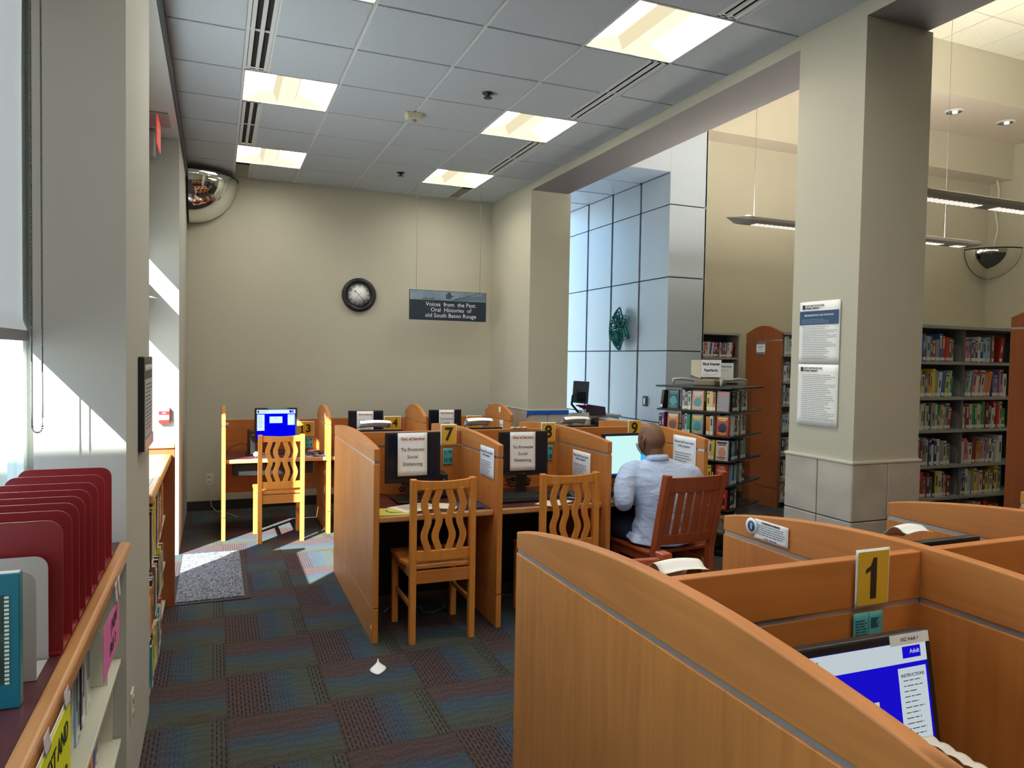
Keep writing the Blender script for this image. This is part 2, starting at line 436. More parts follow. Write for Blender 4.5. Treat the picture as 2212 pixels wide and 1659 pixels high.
_e = [YF] + [q for l in LROW for q in (l, l+T)] + [8.17]
for x in (GX[0]+0.150, GX[4]-0.150):
    for a, b_ in zip(_e[::2], _e[1::2]): tb.box(x-0.014, x+0.014, a, b_, ZC+0.004, ZC+0.012)
struct('ceiling_grid', tb, m_tbar, parent=ce)
struct('ceiling_deck', MB().box(-0.8, 3.04, YF, 8.17, 3.62, 3.66), m_black2, parent=ce)
tr = MB().box(-0.274, -0.262, YF, 8.17, 3.335, ZC+0.01)
struct('trim_1', tr, mat('dark_trim', (0.04, 0.045, 0.05), 0.6), 'dark edge trim between tiled ceiling and soffit', 'trim')

# recessed troffers
m_pan = mat('troffer_pan', (0.85, 0.8, 0.62), 0.4)
m_glow = emis_mat('lamp_glow', (1.0, 0.95, 0.82), 14.5)
m_basket = emis_mat('lamp_basket', (1.0, 0.90, 0.58), 0.95)
m_basket2 = emis_mat('lamp_basket_side', (0.80, 0.70, 0.46), 0.8)
def troffer():
    t = thing('ceiling_light', 'x', 'ceiling light', (0, 0, 0), group='recessed ceiling lights of the low ceiling')
    s = T/2
    fr = MB(); w = 0.012
    fr.box(-s, s, -s, -s+w, 0, 0.01); fr.box(-s, s, s-w, s, 0, 0.01); fr.box(-s, -s+w, -s, s, 0, 0.01); fr.box(s-w, s, -s, s, 0, 0.01)
    obj('frame', fr, m_tbar, t)
    # curved reflectors on both sides of a centre basket
    pn = MB()
    for sgn in (-1, 1):
        n = 8; b = len(pn.v)
        for k in range(n+1):
            u = k/n; x = sgn*(0.075 + (s-w-0.075)*u); z = 0.004 + 0.10*(1-u)**0.7
            pn.v.append((x, -s+w, z)); pn.v.append((x, s-w, z))
        for k in range(n):
            a = b+2*k; pn.face((a, a+1, a+3, a+2), 0, True)
    obj('reflector', pn, m_glow, t, normals=False)
    for e0 in (-s+w, s-w-0.002): obj('end_plate', MB().box(-s+w, s-w, e0, e0+0.002, 0.004, 0.11), m_basket, t)
    bk = MB(); bk.prism([(-0.055, 0.012), (0.055, 0.012), (0.085, 0.085), (-0.085, 0.085)], 'y', -s+w+0.01, s-w-0.01)
    for i in (2,): pass
    o = obj('basket', bk, [m_basket, m_basket2], t)
    for p in o.data.polygons:
        if abs(p.normal.x) > 0.5: p.material_index = 1
    obj('housing', MB().box(-s, s, -s, s, 0.112, 0.12), m_pan, t)
    return t
proto = troffer(); first = True
names = {}
for j, ly in enumerate(LROW):
    for i, lx in ((0, GX[0]), (3, GX[3])):
        if ly < -2.5: continue
        t = proto if first else copy_tree(proto); first = False
        t.location = (lx+T/2, ly+T/2, ZC)
        side = 'window' if i == 0 else 'beam'
        k = LROW.index(ly) - LROW.index(round(GY0-T, 4))
        if k >= 0:
            w = ('cut by the top edge' if i == 0 else 'largest') if k == 0 else ['', 'middle', 'by the back wall'][k]
            t['label'] = 'glowing recessed light in the %s-side row, %s' % (side, w)
        else: t['label'] = 'recessed ceiling light of the %s-side row, %s one behind the top edge' % (side, ['first', 'second', 'third', 'fourth'][-k-1])
# slot diffusers between the lights
sd_first = None
segs = []
allr = [l for l in LROW]
for a, b in zip(allr, allr[1:]): segs.append((a+T, b))
segs.append((allr[-1]+T, 8.165))
for (a, b) in segs:
    if b < 2.0 or a > 7.4: continue
    for side, xc in (('window', GX[0]+0.078), ('beam', GX[4]-0.078)):
        s_ = MB(); Lh = (b-a)/2-0.01
        for xo in (-0.06, -0.008, 0.044): s_.box(xo-0.002, xo+0.02, -Lh, Lh, 0.0, 0.012)
        for yy in (-Lh, Lh-0.01): s_.box(-0.06, 0.064, yy, yy+0.01, 0.0, 0.012)
        near = {0: 'before the middle light', 1: 'beyond the middle light'}
        o = thing('slot_diffuser', '', 'air vent', (xc, (a+b)/2, ZC+0.001), group='black twin slot air diffusers')
        q = 'nearest the top edge' if a < 3 else ('between first and middle light' if a < 4.5 else 'between middle and far light')
        if a < 3 : q = 'running off the top edge'
        o['label'] = 'twin black slot diffuser in the %s-side row, %s' % (side, q)
        obj('vane', s_, m_tbar, o)
        obj('slot_void', MB().box(-0.064, 0.068, -Lh, Lh, 0.020, 0.028), m_black2, o)

# sprinklers, detector
for nm, (x, y), lab in (('ceiling_sprinkler', (1.74, 4.80), 'small black sprinkler head on the ceiling nearer the viewer'), ('ceiling_sprinkler', (1.70, 7.21), 'small black sprinkler head on the ceiling near the back wall')):
    mb = MB().lathe([(0.04, 0), (0.038, -0.008), (0.014, -0.012), (0.012, -0.03), (0.03, -0.032), (0.03, -0.036)], (0, 0, 0), 16)
    o = obj(nm, mb, m_black, loc=(x, y, ZC)); tag(o, lab, 'sprinkler')
o = thing('smoke_detector', 'beige box-shaped detector on a ceiling grid bar', 'detector', (1.375, 5.44, ZC))
obj('housing', MB().prism([(-0.065, 0), (0.065, 0), (0.05, -0.05), (-0.05, -0.05)], 'y', -0.045, 0.045), mat('detector_beige', (0.62, 0.58, 0.42), 0.5), o, bevel=0.006)
obj('sensor_eye', MB().lathe([(0.018, 0), (0.018, -0.012), (0.006, -0.018)], (0, -0.01, -0.05), 12), mat('detector_grey', (0.3, 0.3, 0.28), 0.4), o)
cwire = MB().tube([(1.95+0.012*k, 7.98+0.02*math.sin(k*1.3), ZC-0.006-0.004*math.sin(k*0.9)) for k in range(28)], 0.004, 5)
o = obj('ceiling_cable', cwire, mat('pale_cable', (0.7, 0.68, 0.6), 0.5)); tag(o, 'thin pale cable lying loose along the ceiling edge above the hanging sign', 'cable')

# beam and pillars
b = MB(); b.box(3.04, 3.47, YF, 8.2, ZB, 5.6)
struct('beam', b, [m_wall, m_beam_shade], 'long dropped beam dividing the low area from the high hall', 'beam')
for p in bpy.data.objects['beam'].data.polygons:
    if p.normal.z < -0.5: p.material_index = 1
m_ptile = mat('pillar_stone_tile', (0.50, 0.45, 0.38), 0.45, noise=(5, 0.16, (1,1,1.4)))
m_grout = mat('grout', (0.20, 0.18, 0.15), 0.9)
def pillar(name, x0, x1, y0, y1, zt, label, jx, jy):
    p = struct(name, MB().box(x0, x1, y0, y1, zt, ZB), m_wall, label, 'pillar')
    struct('tile_core', MB().box(x0, x1, y0, y1, 0, zt), m_grout, parent=p)
    t = MB(); g = 0.003; o = 0.012
    zs = [zt-0.001]; 
    while zs[-1] > 0.02: zs.append(max(0.0, zs[-1]-0.303))
    xe = [x0-o] + jx + [x1+o]; ye = [y0-o] + jy + [y1+o]
    for a, b_ in zip(zs, zs[1:]):
        for u, v in zip(xe, xe[1:]):
            t.box(u+g, v-g, y0-o, y0, b_+g, a-g); t.box(u+g, v-g, y1, y1+o, b_+g, a-g)
        for u, v in zip(ye, ye[1:]):
            t.box(x0-o, x0, u+g, v-g, b_+g, a-g); t.box(x1, x1+o, u+g, v-g, b_+g, a-g)
    struct('stone_tiles', t, m_ptile, parent=p, bevel=0.003, seg=1)
    struct('tile_cap', MB().box(x0-o-0.004, x1+o+0.004, y0-o-0.004, y1+o+0.004, zt-0.004, zt+0.012), mat('cap_grout', (0.62, 0.58, 0.48), 0.7), parent=p, bevel=0.004)
    return p
pillar('pillar_1', 3.04, 3.51, 2.785, 3.24, 1.125, 'big square pillar with stone tile base and two posted notices', [3.28], [3.01])
pillar('pillar_2', 3.04, 3.50, 7.01, 8.2, 1.095, 'pillar at the end of the back wall with blue tape over its tile base', [3.27], [7.32, 7.64, 7.96])
o = thing('masking_tape', 'strip of bright blue tape across the tile base of the far pillar', 'tape', (3.27, 6.99, 1.078))
obj('tape_strip', MB().box(-0.245, 0.245, -0.003, 0.0, -0.024, 0.016), mat('blue_tape', (0.01, 0.10, 0.55), 0.5), o)
obj('tape_end', MB().prism([(-0.247, -0.02), (-0.22, -0.024), (-0.255, -0.06)], 'y', -0.006, -0.003), _M['blue_tape'], o)

# ---------------- high hall: recess with metal cladding, walls, soffits
m_clad = mat('metal_cladding', (0.62, 0.70, 0.82), 0.40, metal=0.2)
m_cladd = mat('cladding_joint', (0.015, 0.016, 0.02), 0.6)
def cladding(name, label, axis, fixed, sgn, us, zs_, vg=0.016, hg=0.006, par=None):
    t = MB()
    for a, b_ in zip(us, us[1:]):
        for c_, d_ in zip(zs_, zs_[1:]):
            if axis == 'x': t.box(fixed, fixed+sgn*0.02, a+vg, b_-vg, c_+hg, d_-hg)
            else: t.box(a+vg, b_-vg, fixed, fixed+sgn*0.02, c_+hg, d_-hg)
    return struct(name, t, m_clad, label, 'wall', parent=par, bevel=0.002, seg=1)
ZJ = [0.0, 0.10, 0.925, 1.76, 2.60, 3.42]
core = MB(); core.box(4.77, 5.23, 7.02, 9.9, 0, 5.6); core.box(3.50, 4.77, 7.02, 9.9, 3.80, 5.6)
wr = struct('wall_recess', core, m_cladd, 'metal-clad window recess beyond the far pillar', 'wall')
cladding('cladding_side', None, 'x', 4.77, -1, [7.0, 7.62, 8.29, 8.95, 9.6, 9.9], ZJ + [3.78], vg=0.02, par=wr)
cladding('cladding_front', None, 'y', 7.02, -1, [4.75-0.004, 5.25], [0.0, 0.10, 0.925, 1.76, 2.60, 3.42, 4.4, 5.4], vg=0.001, par=wr)
t = MB(); t.box(3.5, 4.745, 7.0, 7.02, 3.782, 5.4); t.box(5.23, 5.25, 7.0, 9.9, 0, 5.4)
ys_ = [7.0, 7.62, 8.29, 8.95, 9.6, 9.9]
for a, b_ in zip(ys_, ys_[1:]): t.box(3.50, 4.75, a+0.02, b_-0.02, 3.78, 3.80)
struct('cladding_top', t, m_clad, parent=wr)
struct('wall_recess_left', MB().box(3.40, 3.50, 8.2, 9.9, 0, 3.8), m_wall, 'side wall of the recess behind the far pillar', 'wall')
w3 = struct('window_3', MB().box(3.5, 4.75, 9.86, 9.87, 0.1, 3.78), glass_mat('window_glass'), 'window closing the metal-clad recess', 'window')
la = bpy.data.lights.new('portal', 'AREA'); la.shape = 'RECTANGLE'; la.size = 1.25; la.size_y = 3.7; la.cycles.is_portal = True
lo = bpy.data.objects.new('window_portal', la); COL.objects.link(lo); lo.location = (4.12, 9.95, 1.9); lo.rotation_euler = (-PI/2, 0, 0)
o = thing('wall_switch', 'dark switch plate on the metal cladding beside the paper star', 'switch', (4.74, 7.41, 1.16), rz=-PI/2)
obj('plate', MB().box(-0.045, 0.045, -0.008, 0.006, -0.06, 0.06), mat('plate_dark', (0.05, 0.055, 0.07), 0.4), o, bevel=0.003)
obj('rocker', MB().box(-0.018, 0.018, -0.012, -0.008, -0.035, 0.035), m_alu, o)

hw = MB(); hw.box(5.25, XR, 7.4, 7.5, 0, 4.34); hw.box(5.25, XR, 7.06, 7.5, 4.34, 5.6); hw.box(5.25, XR, 6.04, 7.06, 4.83, 5.6)
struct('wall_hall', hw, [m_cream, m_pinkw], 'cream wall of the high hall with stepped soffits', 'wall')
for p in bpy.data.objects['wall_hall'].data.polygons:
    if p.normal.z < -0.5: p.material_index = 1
hc = MB()
k = 0
y = 6.04
m_htile = mat('hall_ceiling_tile', (0.80, 0.78, 0.66), 0.85, noise=(40, 0.04, (1,1,1)))
x_ = 3.47
while x_ < XR:
    y = 6.04
    while y > YF:
        hc.box(x_+0.008, min(x_+T, XR)-0.008, max(y-T, YF)+0.008, y-0.008, HC, HC+0.02); y -= T
    x_ += T
h = struct('ceiling_hall', hc, m_htile, 'pale tiled ceiling of the high hall', 'ceiling')
struct('ceiling_hall_deck', MB().box(3.47, XR, YF, 7.06, HC+0.012, HC+0.05), mat('hall_grid', (0.42, 0.40, 0.33), 0.6), parent=h)
# ------------------------------------------------------------------ hall: pendant lights etc.
m_fix = mat('pendant_metal', (0.66, 0.62, 0.58), 0.45, metal=0.1)
def linear_light(x0, x1, y, z, label):
    t = thing('pendant_light', label, 'pendant light', ((x0+x1)/2, y, z), group='long pendant lights of the high hall')
    L = (x1-x0)/2
    b = MB(); prof = [(-0.12, 0.035), (-0.105, 0.015), (-0.055, 0.0), (0.055, 0.0), (0.105, 0.015), (0.12, 0.035), (0.11, 0.045), (-0.11, 0.045)]
    # body with openings for louvre windows
    rings = []
    def sec(xx, k):
        b0 = len(b.v); b.v.extend((xx, p[0]*k, 0.035 + (p[1]-0.035)*k) for p in prof); return b0
    r = [sec(-L-0.16, 0.05), sec(-L, 1.0), sec(L, 1.0), sec(L+0.16, 0.05)]
    b.loft(r, len(prof), 0, True, False)
    obj('body', b, m_fix, t)
    lv = MB(); n = 0; x = -L+0.12
    while x < L-0.1:
        if (n % 16) < 13: lv.box(x, x+0.028, -0.04, 0.04, -0.004, 0.0)
        elif lv.v: obj('louvre', lv, emis_mat('louvre_glow', (1.0, 0.92, 0.78), 0.75), t); lv = MB()
        x += 0.05; n += 1
    if lv.v: obj('louvre', lv, _M['louvre_glow'], t)
    obj('uplight', MB().box(-L, L, -0.07, 0.07, 0.046, 0.055), emis_mat('uplight_glow', (1.0, 0.93, 0.79), 48), t)
    for xx in (-L+0.12, L-0.35): obj('suspension_wire', MB().tube([(xx, 0, 0.05), (xx, 0, HC-z if y < 6 else 2)], 0.0016, 5), m_gink, t)
    return t
linear_light(4.05, 6.80, 4.92, 2.80, 'long pendant strip light farther back, passing behind the big pillar')
linear_light(4.35, 8.6, 3.64, 2.80, 'long pendant strip light nearer the viewer, right of the big pillar')
o = obj('hanging_cable', MB().tube([(10.5 + 0.03*math.sin(k*0.9), 7.2, 4.82 - k*0.075 + 0.0) for k in range(20)], 0.014, 6), mat('white_cable', (0.85, 0.83, 0.7), 0.5))
tag(o, 'white wavy cable hanging down the cream hall corner', 'cable')
for x, lab in ((8.54, 'recessed downlight in the pink soffit, left one'), (9.51, 'recessed downlight in the pink soffit, right one')):
    t = thing('downlight', lab, 'ceiling light', (x, 6.45, 4.83), group='downlights in the hall soffit')
    obj('trim_ring', MB().lathe([(0.085, 0), (0.11, 0), (0.11, -0.008), (0.085, -0.012)], (0,0,0), 24, cap=False), m_white, t)
    obj('reflector_cone', MB().lathe([(0.085, -0.002), (0.07, -0.001)], (0,0,0), 24), m_alu, t)
    obj('lamp', MB().lathe([(0.03, -0.003), (0.03, -0.02), (0.01, -0.024)], (0.02,0,0), 12), emis_mat('downlight_glow', (1, .95, .85), 1.4), t)

# convex security mirrors (quarter domes in the corners)
m_mirror = mat('mirror_chrome', (0.86, 0.86, 0.84), 0.03, metal=1.0)
def dome(loc, r, a0, a1, label, down=1.0):
    t = thing('convex_mirror', label, 'mirror', loc, group=None)
    b = MB(); n, m = 24, 18
    def f(u, v):
        a = a0 + (a1-a0)*u; e = PI/2*v
        return (r*math.cos(e)*math.cos(a), r*math.cos(e)*math.sin(a), -r*down*math.sin(e))
    b.grid(f, n, m); obj('dome', b, m_mirror, t, normals=False)
    rim = MB(); pts = [f(k/n, 0) for k in range(n+1)]; rim.tube(pts, 0.010, 6)
    rim.tube([f(0, k/m) for k in range(m+1)], 0.004, 6); rim.tube([f(1, k/m) for k in range(m+1)], 0.002, 6)
    obj('rim', rim, m_black, t); return t
dome((-0.262, 8.15, 3.42), 0.46, -PI/2, 0, 'quarter-dome convex mirror in the top corner above the window wall')
dome((XR-0.02, 7.38, 3.34), 0.50, PI, 3*PI/2, 'quarter-dome convex mirror in the far corner of the high hall', down=0.8)

# clock -------------------------------------------------------------
t = thing('wall_clock', 'round white-faced clock with a wide black rim on the back wall', 'clock', (1.468, 8.17, 2.318))
obj('rim', MB().lathe([(0.135, -0.028), (0.140, -0.045), (0.165, -0.052), (0.186, -0.035), (0.188, 0.0), (0.13, 0.0)], (0,0,0), 48, axis='y', cap=False), m_black, t)
obj('dial', MB().lathe([(0.14, -0.02), (0.001, -0.021)], (0,0,0), 48, axis='y'), mat('dial_white', (0.90, 0.94, 0.96), 0.4), t)
for k in range(1, 13):
    a = R(90 - 30*k)
    o = text(str(k), 0.050, m_ink, t, x=0.107*math.cos(a), z=0.107*math.sin(a), y=-0.0225, name='numeral', sx=0.62)
    rot = R(-30*k) if k not in (4, 5, 6, 7, 8) else R(180-30*k)
    if k in (12, 1, 2, 3, 9, 10, 11, 4, 5, 6, 7, 8): o.rotation_euler = (0, -(R(90)-a) * -1 if False else (R(90)-a if k not in (4,5,6,7,8) else R(90)-a-PI), 0)
def hand(ang, l, w, name, back=0.0):
    a = R(90-ang); d = Vector((math.cos(a), 0, math.sin(a))); n = Vector((-d.z, 0, d.x)); h = MB()
    y = -0.026
    pts = [d*-back + n*w*0.5, d*(l*0.7) + n*w*0.5, d*(l*0.74) + n*w*2.2, d*l, d*(l*0.74) - n*w*2.2, d*(l*0.7) - n*w*0.5, d*-back - n*w*0.5]
    b0 = len(h.v)
    for q in pts: h.v.append((q.x, y, q.z))
    for q in pts: h.v.append((q.x, y-0.002, q.z))
    k = len(pts); h.face(range(k)); h.face([k+i for i in range(k)][::-1])
    for i in range(k): h.face((i, (i+1) % k, k+(i+1) % k, k+i))
    obj(name, h, m_ink, t)
hand(312, 0.075, 0.004, 'hour_hand'); hand(136, 0.105, 0.0035, 'minute_hand')
obj('second_hand', MB().tube([(0.028, -0.03, 0.03), (-0.06, -0.03, -0.062)], 0.0008, 4), m_gink, t)

# hanging sign --------------------------------------------------------
t = thing('hanging_sign', 'dark blue hanging sign about oral histories, on two wires', 'sign', (2.335, 7.6, 2.20))
obj('board', MB().box(-0.435, 0.435, -0.006, 0.006, -0.16, 0.16), mat('sign_navy', (0.022, 0.034, 0.055), 0.35), t)
def skymat():
    return mat('sign_photo_sky', (0.20, 0.27, 0.35), 0.4, noise=(6, 0.3, (1,1,1)))
ph = MB().box(-0.428, 0.428, -0.0075, -0.006, 0.055, 0.155); obj('photo_strip', ph, skymat(), t)
tr = MB(); rnd = random.Random(3)
for k in range(26):
    x = 0.07 + k*0.0137; h = 0.025 + 0.065*(k/26.); tr.obox((x, -0.008, 0.058+h/2), (1,0,0), (0,1,0), (0,0,1), 0.0016, 0.0006, h/2)
    tr.obox((x+0.007, -0.008, 0.058+h/2), Vector((1,0,0.25 if k%2 else -0.25)).normalized(), (0,1,0), Vector((-0.25 if k%2 else 0.25,0,1)).normalized(), 0.0012, 0.0006, h/2)
tr.obox((0.18, -0.008, 0.100), Vector((1,0,0.30)).normalized(), (0,1,0), Vector((-0.30,0,1)).normalized(), 0.19, 0.0006, 0.003)
tr.box(-0.03, 0.03, -0.0085, -0.0075, 0.075, 0.125); tr.box(-0.01, 0.02, -0.0085, -0.0075, 0.12, 0.145); tr.box(0.02, 0.06, -0.0085, -0.0075, 0.10, 0.112)
for k in range(12): tr.box(-0.29+k*0.011, -0.282+k*0.011, -0.0085, -0.0075, 0.062, 0.07+0.015*rnd.random())
obj('bridge_picture', tr, mat('sign_photo_dark', (0.05, 0.08, 0.13), 0.5), t)
ml = mat('sign_lettering', (0.80, 0.86, 0.92), 0.5)
text('Voices  from  the Past:', 0.062, ml, t, 0.03, 0.012, -0.0065); text('Oral  Histories  of', 0.062, ml, t, 0.03, -0.048, -0.0065); text('old South Baton Rouge', 0.062, ml, t, 0.03, -0.108, -0.0065)
for xx in (-0.36, 0.36): obj('suspension_wire', MB().tube([(xx, 0, 0.16), (xx, 0, ZC-2.20)], 0.0016, 5), m_gink, t)

# exit sign ------------------------------------------------------------
t = thing('exit_sign', 'red exit sign seen edge-on, hanging from the soffit above the door', 'sign', (-0.395, 5.92, 3.335))
obj('canopy_plate', MB().box(-0.07, 0.07, -0.17, 0.17, -0.012, 0), mat('exit_plate', (0.30, 0.30, 0.31), 0.4, metal=0.3), t, bevel=0.003)
pl = obj('sign_panel', MB().box(-0.004, 0.004, -0.16, 0.16, -0.21, -0.012), mat('exit_red', (0.85, 0.10, 0.07), 0.3, emit=((1, 0.15, 0.1), 0.25)), t)
o = text('EXIT', 0.13, m_white, t, 0, -0.11, 0); o.rotation_euler = (0, 0, PI/2); o.location = (0.0048, 0, -0.11)
t = thing('emergency_light', 'grey emergency lamp box under the soffit, half hidden by the column', 'lamp', (-0.48, 6.26, 3.13))
obj('housing', MB().box(-0.04, 0.04, -0.08, 0.08, 0, 0.20), mat('lamp_grey', (0.30, 0.33, 0.34), 0.5), t, bevel=0.01)

# fire alarm -------------------------------------------------------------
t = thing('wall_mounted_fire_alarm', 'red and white fire alarm pull station on the sunlit wall end', 'alarm', (-0.385, 6.42, 1.075))
m_red = mat('alarm_red', (0.62, 0.02, 0.02), 0.35)
obj('housing', MB().box(-0.04, 0.04, -0.04, 0, 0, 0.125), m_red, t, bevel=0.004)
obj('pull_bar', MB().box(-0.036, 0.036, -0.047, -0.04, 0.028, 0.066), m_white, t, bevel=0.002)
obj('top_label', MB().box(-0.036, 0.036, -0.042, -0.04, 0.098, 0.121), m_white, t)
text('FIRE', 0.024, m_red, t, 0, 0.047, -0.0475); text('PULL', 0.012, m_white, t, 0, 0.082, -0.0405)

# evacuation plan frame ------------------------------------------------
t = thing('evacuation_sign', 'black framed evacuation plan on the side of the painted column', 'sign', (-0.28, 3.32, 1.42), rz=PI/2)
obj('frame', MB().box(-0.19, 0.19, -0.022, 0, -0.17, 0.20), m_black, t, bevel=0.004)
obj('plan_sheet', MB().box(-0.17, 0.17, -0.0235, -0.022, -0.12, 0.11), mat('plan_paper', (0.42, 0.44, 0.45), 0.4), t)
obj('base_clip', MB().box(-0.19, 0.19, -0.026, -0.022, -0.17, -0.125), m_alu, t)
text('EVACUATION PLAN', 0.034, m_white, t, 0, 0.155, -0.0225)
obj('floor_plan', lines_mb(0.28, 0.09, 12, 0.016, 0.003, seed=4, y=-0.0242), m_ink, t)

def outlet(loc, rz, label):
    t = thing('wall_outlet', label, 'outlet', loc, rz=rz)
    obj('plate', MB().box(-0.035, 0.035, -0.006, 0, -0.058, 0.058), mat('outlet_ivory', (0.66, 0.62, 0.5), 0.4), t, bevel=0.002)
    for z in (-0.026, 0.026): obj('socket', MB().lathe([(0.016, -0.006), (0.016, -0.009), (0.002, -0.009)], (0, 0, z), 14, axis='y'), mat('socket_ivory', (0.45, 0.42, 0.34), 0.4), t)
    return t
outlet((-0.065, 8.17, 0.33), 0, 'ivory wall outlet low on the back wall beside the first carrel')
outlet((-0.28, 2.885, 0.365), PI/2, 'ivory outlet low on the column side, above the carpet')
o = obj('power_cord', MB().tube([(-0.065, 8.14, 0.30), (-0.06, 8.10, 0.2), (-0.045, 8.09, 0.06), (0.0, 8.06, 0.008), (0.12, 7.9, 0.006), (0.2, 7.7, 0.006)], 0.004, 6), mat('cord_pale', (0.45, 0.43, 0.36), 0.5))
tag(o, 'pale cord running from the back wall outlet to the floor', 'cord')

# entrance mat -----------------------------------------------------------
def mat_mat():
    m = bpy.data.materials.new('mat_pile'); m.use_nodes = True; nt = m.node_tree; N = nt.nodes; L = nt.links; b = N['Principled BSDF']
    b.inputs['Roughness'].default_value = 0.95
    tc = N.new('ShaderNodeTexCoord'); nz = N.new('ShaderNodeTexNoise'); nz.inputs['Scale'].default_value = 130; nz.inputs['Detail'].default_value = 2
    L.new(tc.outputs['Object'], nz.inputs['Vector']); rp = N.new('ShaderNodeValToRGB'); e = rp.color_ramp.elements
    e[0].position = 0.44; e[0].color = (0.02, 0.022, 0.028, 1); e[1].position = 0.56; e[1].color = (0.30, 0.32, 0.36, 1)
    L.new(nz.outputs['Fac'], rp.inputs[0]); L.new(rp.outputs[0], b.inputs['Base Color'])
    bp = N.new('ShaderNodeBump'); bp.inputs['Strength'].default_value = 0.8; bp.inputs['Distance'].default_value = 0.004
    L.new(nz.outputs['Fac'], bp.inputs['Height']); L.new(bp.outputs[0], b.inputs['Normal']); return m
t = thing('door_mat', 'speckled grey entrance mat with black rubber edge, before the glass door', 'mat', (-0.02, 5.75, 0))
obj('rubber_edge', MB().box(-0.23, 0.235, -0.64, 0.65, 0.0, 0.006), mat('mat_rubber', (0.025, 0.022, 0.024), 0.7), t)
obj('pile', MB().box(-0.225, 0.20, -0.60, 0.62, 0.006, 0.012), mat_mat(), t)
o = obj('paper_scrap', MB().grid(lambda u, v: (0.075*(u-.5)*(0.15+math.sin(PI*min(1, v*1.15)))+0.03*(v-.5), 0.15*(v-.5), 0.003+0.02*math.sin(PI*u)*v), 8, 8), m_white, loc=(0.98, 3.72, 0), solid=0.001)
tag(o, 'small white paper scrap lying on the carpet', 'paper scrap')
o.location = (0.79, 3.73, 0); 

# paper star ------------------------------------------------------------
t = thing('paper_star', 'teal folded foil star ornament hanging on the metal cladding', 'ornament', (4.70, 7.965, 2.04), rz=-PI/2)
m_foil = mat('teal_foil', (0.02, 0.27, 0.25), 0.28, metal=0.55); m_foil2 = mat('teal_foil_pale', (0.10, 0.42, 0.42), 0.3, metal=0.5)
for k in range(6):
    a = PI/2 + k*PI/3; d = Vector((math.cos(a), 0, math.sin(a))); n = Vector((-d.z, 0, d.x)); Y = Vector((0,1,0)); p = MB()
    Ln = 0.25 if k % 3 == 0 else 0.235
    for j, (w, s0, s1, dp) in enumerate(((0.125, 0.0, 1.08, 0.0), (0.080, 0.14, 0.88, -0.014), (0.040, 0.26, 0.70, -0.026))):
        # ribbon loop of a folded paper arm
        loop = []
        for q in range(17):
            s = q/16; tt = s*2 if s < .5 else 2-2*s; sg = 1 if s < .5 else -1
            ww = w*(tt/0.5 if tt < 0.5 else (1-tt)/0.5)**0.85
            loop.append(d*(Ln*(s0+(s1-s0)*tt)) + n*(sg*ww) + Y*(dp - 0.03*math.sin(PI*tt)))
        b0 = len(p.v)
        for q in loop: p.v.append(tuple(q + Y*0.012 + n*(sg*-0.010))); p.v.append(tuple(q - Y*0.022 + n*(sg*0.004)))
        for q in range(16): p.face((b0+2*q, b0+2*q+1, b0+2*q+3, b0+2*q+2), (j+k) % 2, True)
    obj('star_arm', p, [m_foil, m_foil2], t, solid=0.002, normals=False)
obj('star_centre', MB().lathe([(0.001, -0.035), (0.03, -0.03), (0.045, 0.0), (0.02, 0.02)], (0,0,0), 10, axis='y'), m_foil, t)

# ------------------------------------------------------------------ notices
def sheet(label, w, h, loc, rz=0, m=None, curl=0.0, name='notice', cat='notice', group=None, tilt=0.0, bulge=0.004, spin=0.0):
    t = thing(name, label, cat, loc, group=group, rot=(tilt, spin, rz))
    def f(u, v): return (w*(u-.5), -0.001 - bulge*math.sin(PI*u)*math.sin(PI*v)*0.5 - curl*((1-v) if v < .15 else 0)*0, h*(v-.5))
    obj('paper', MB().grid(f, 6, 8), m or m_white, t, solid=0.0006, normals=False)
    return t
def flat(w, h, z=0, x=0, y=-0.0045, th=0.0006): return MB().box(x-w/2, x+w/2, y-th, y, z-h/2, z+h/2)
Y0 = -0.0052
def poster(label, z, blue):
    t = sheet(label, 0.285, 0.34 if blue else 0.335, (3.034, 3.032, z), -PI/2, bulge=0.003)
    obj('logo', flat(0.018, 0.024, 0.14, -0.11, Y0), m_ink, t)
    text('EAST BATON ROUGE', 0.0135, m_ink, t, -0.095, 0.146, Y0, 'LEFT', 0.0003); text('PARISH LIBRARY', 0.0135, m_ink, t, -0.095, 0.132, Y0, 'LEFT', 0.0003)
    if blue:
        obj('blue_banner', flat(0.275, 0.075, 0.08, 0, Y0+0.0002), mat('banner_blue', (0.02, 0.07, 0.17), 0.35), t)
        text('INFORMATION FOR PATRONS', 0.015, m_white, t, 0.0, 0.093, Y0-0.0008)
        obj('banner_print', lines_mb(0.24, 0.07, 3, 0.009, 0.002, seed=2, y=Y0-0.001), mat('banner_print', (.3, .45, .6), .5), t)
        obj('small_print', lines_mb(0.24, 0.03, 19, 0.0096, 0.0022, seed=5, y=Y0, x0=-0.115), m_gink, t)
    else: obj('small_print', lines_mb(0.24, 0.11, 24, 0.0104, 0.0022, seed=9, y=Y0, x0=-0.11), m_gink, t)
poster('laminated notice with dark blue banner, upper one on the big pillar', 1.81, True)
poster('laminated text notice, lower one on the big pillar', 1.468, False)

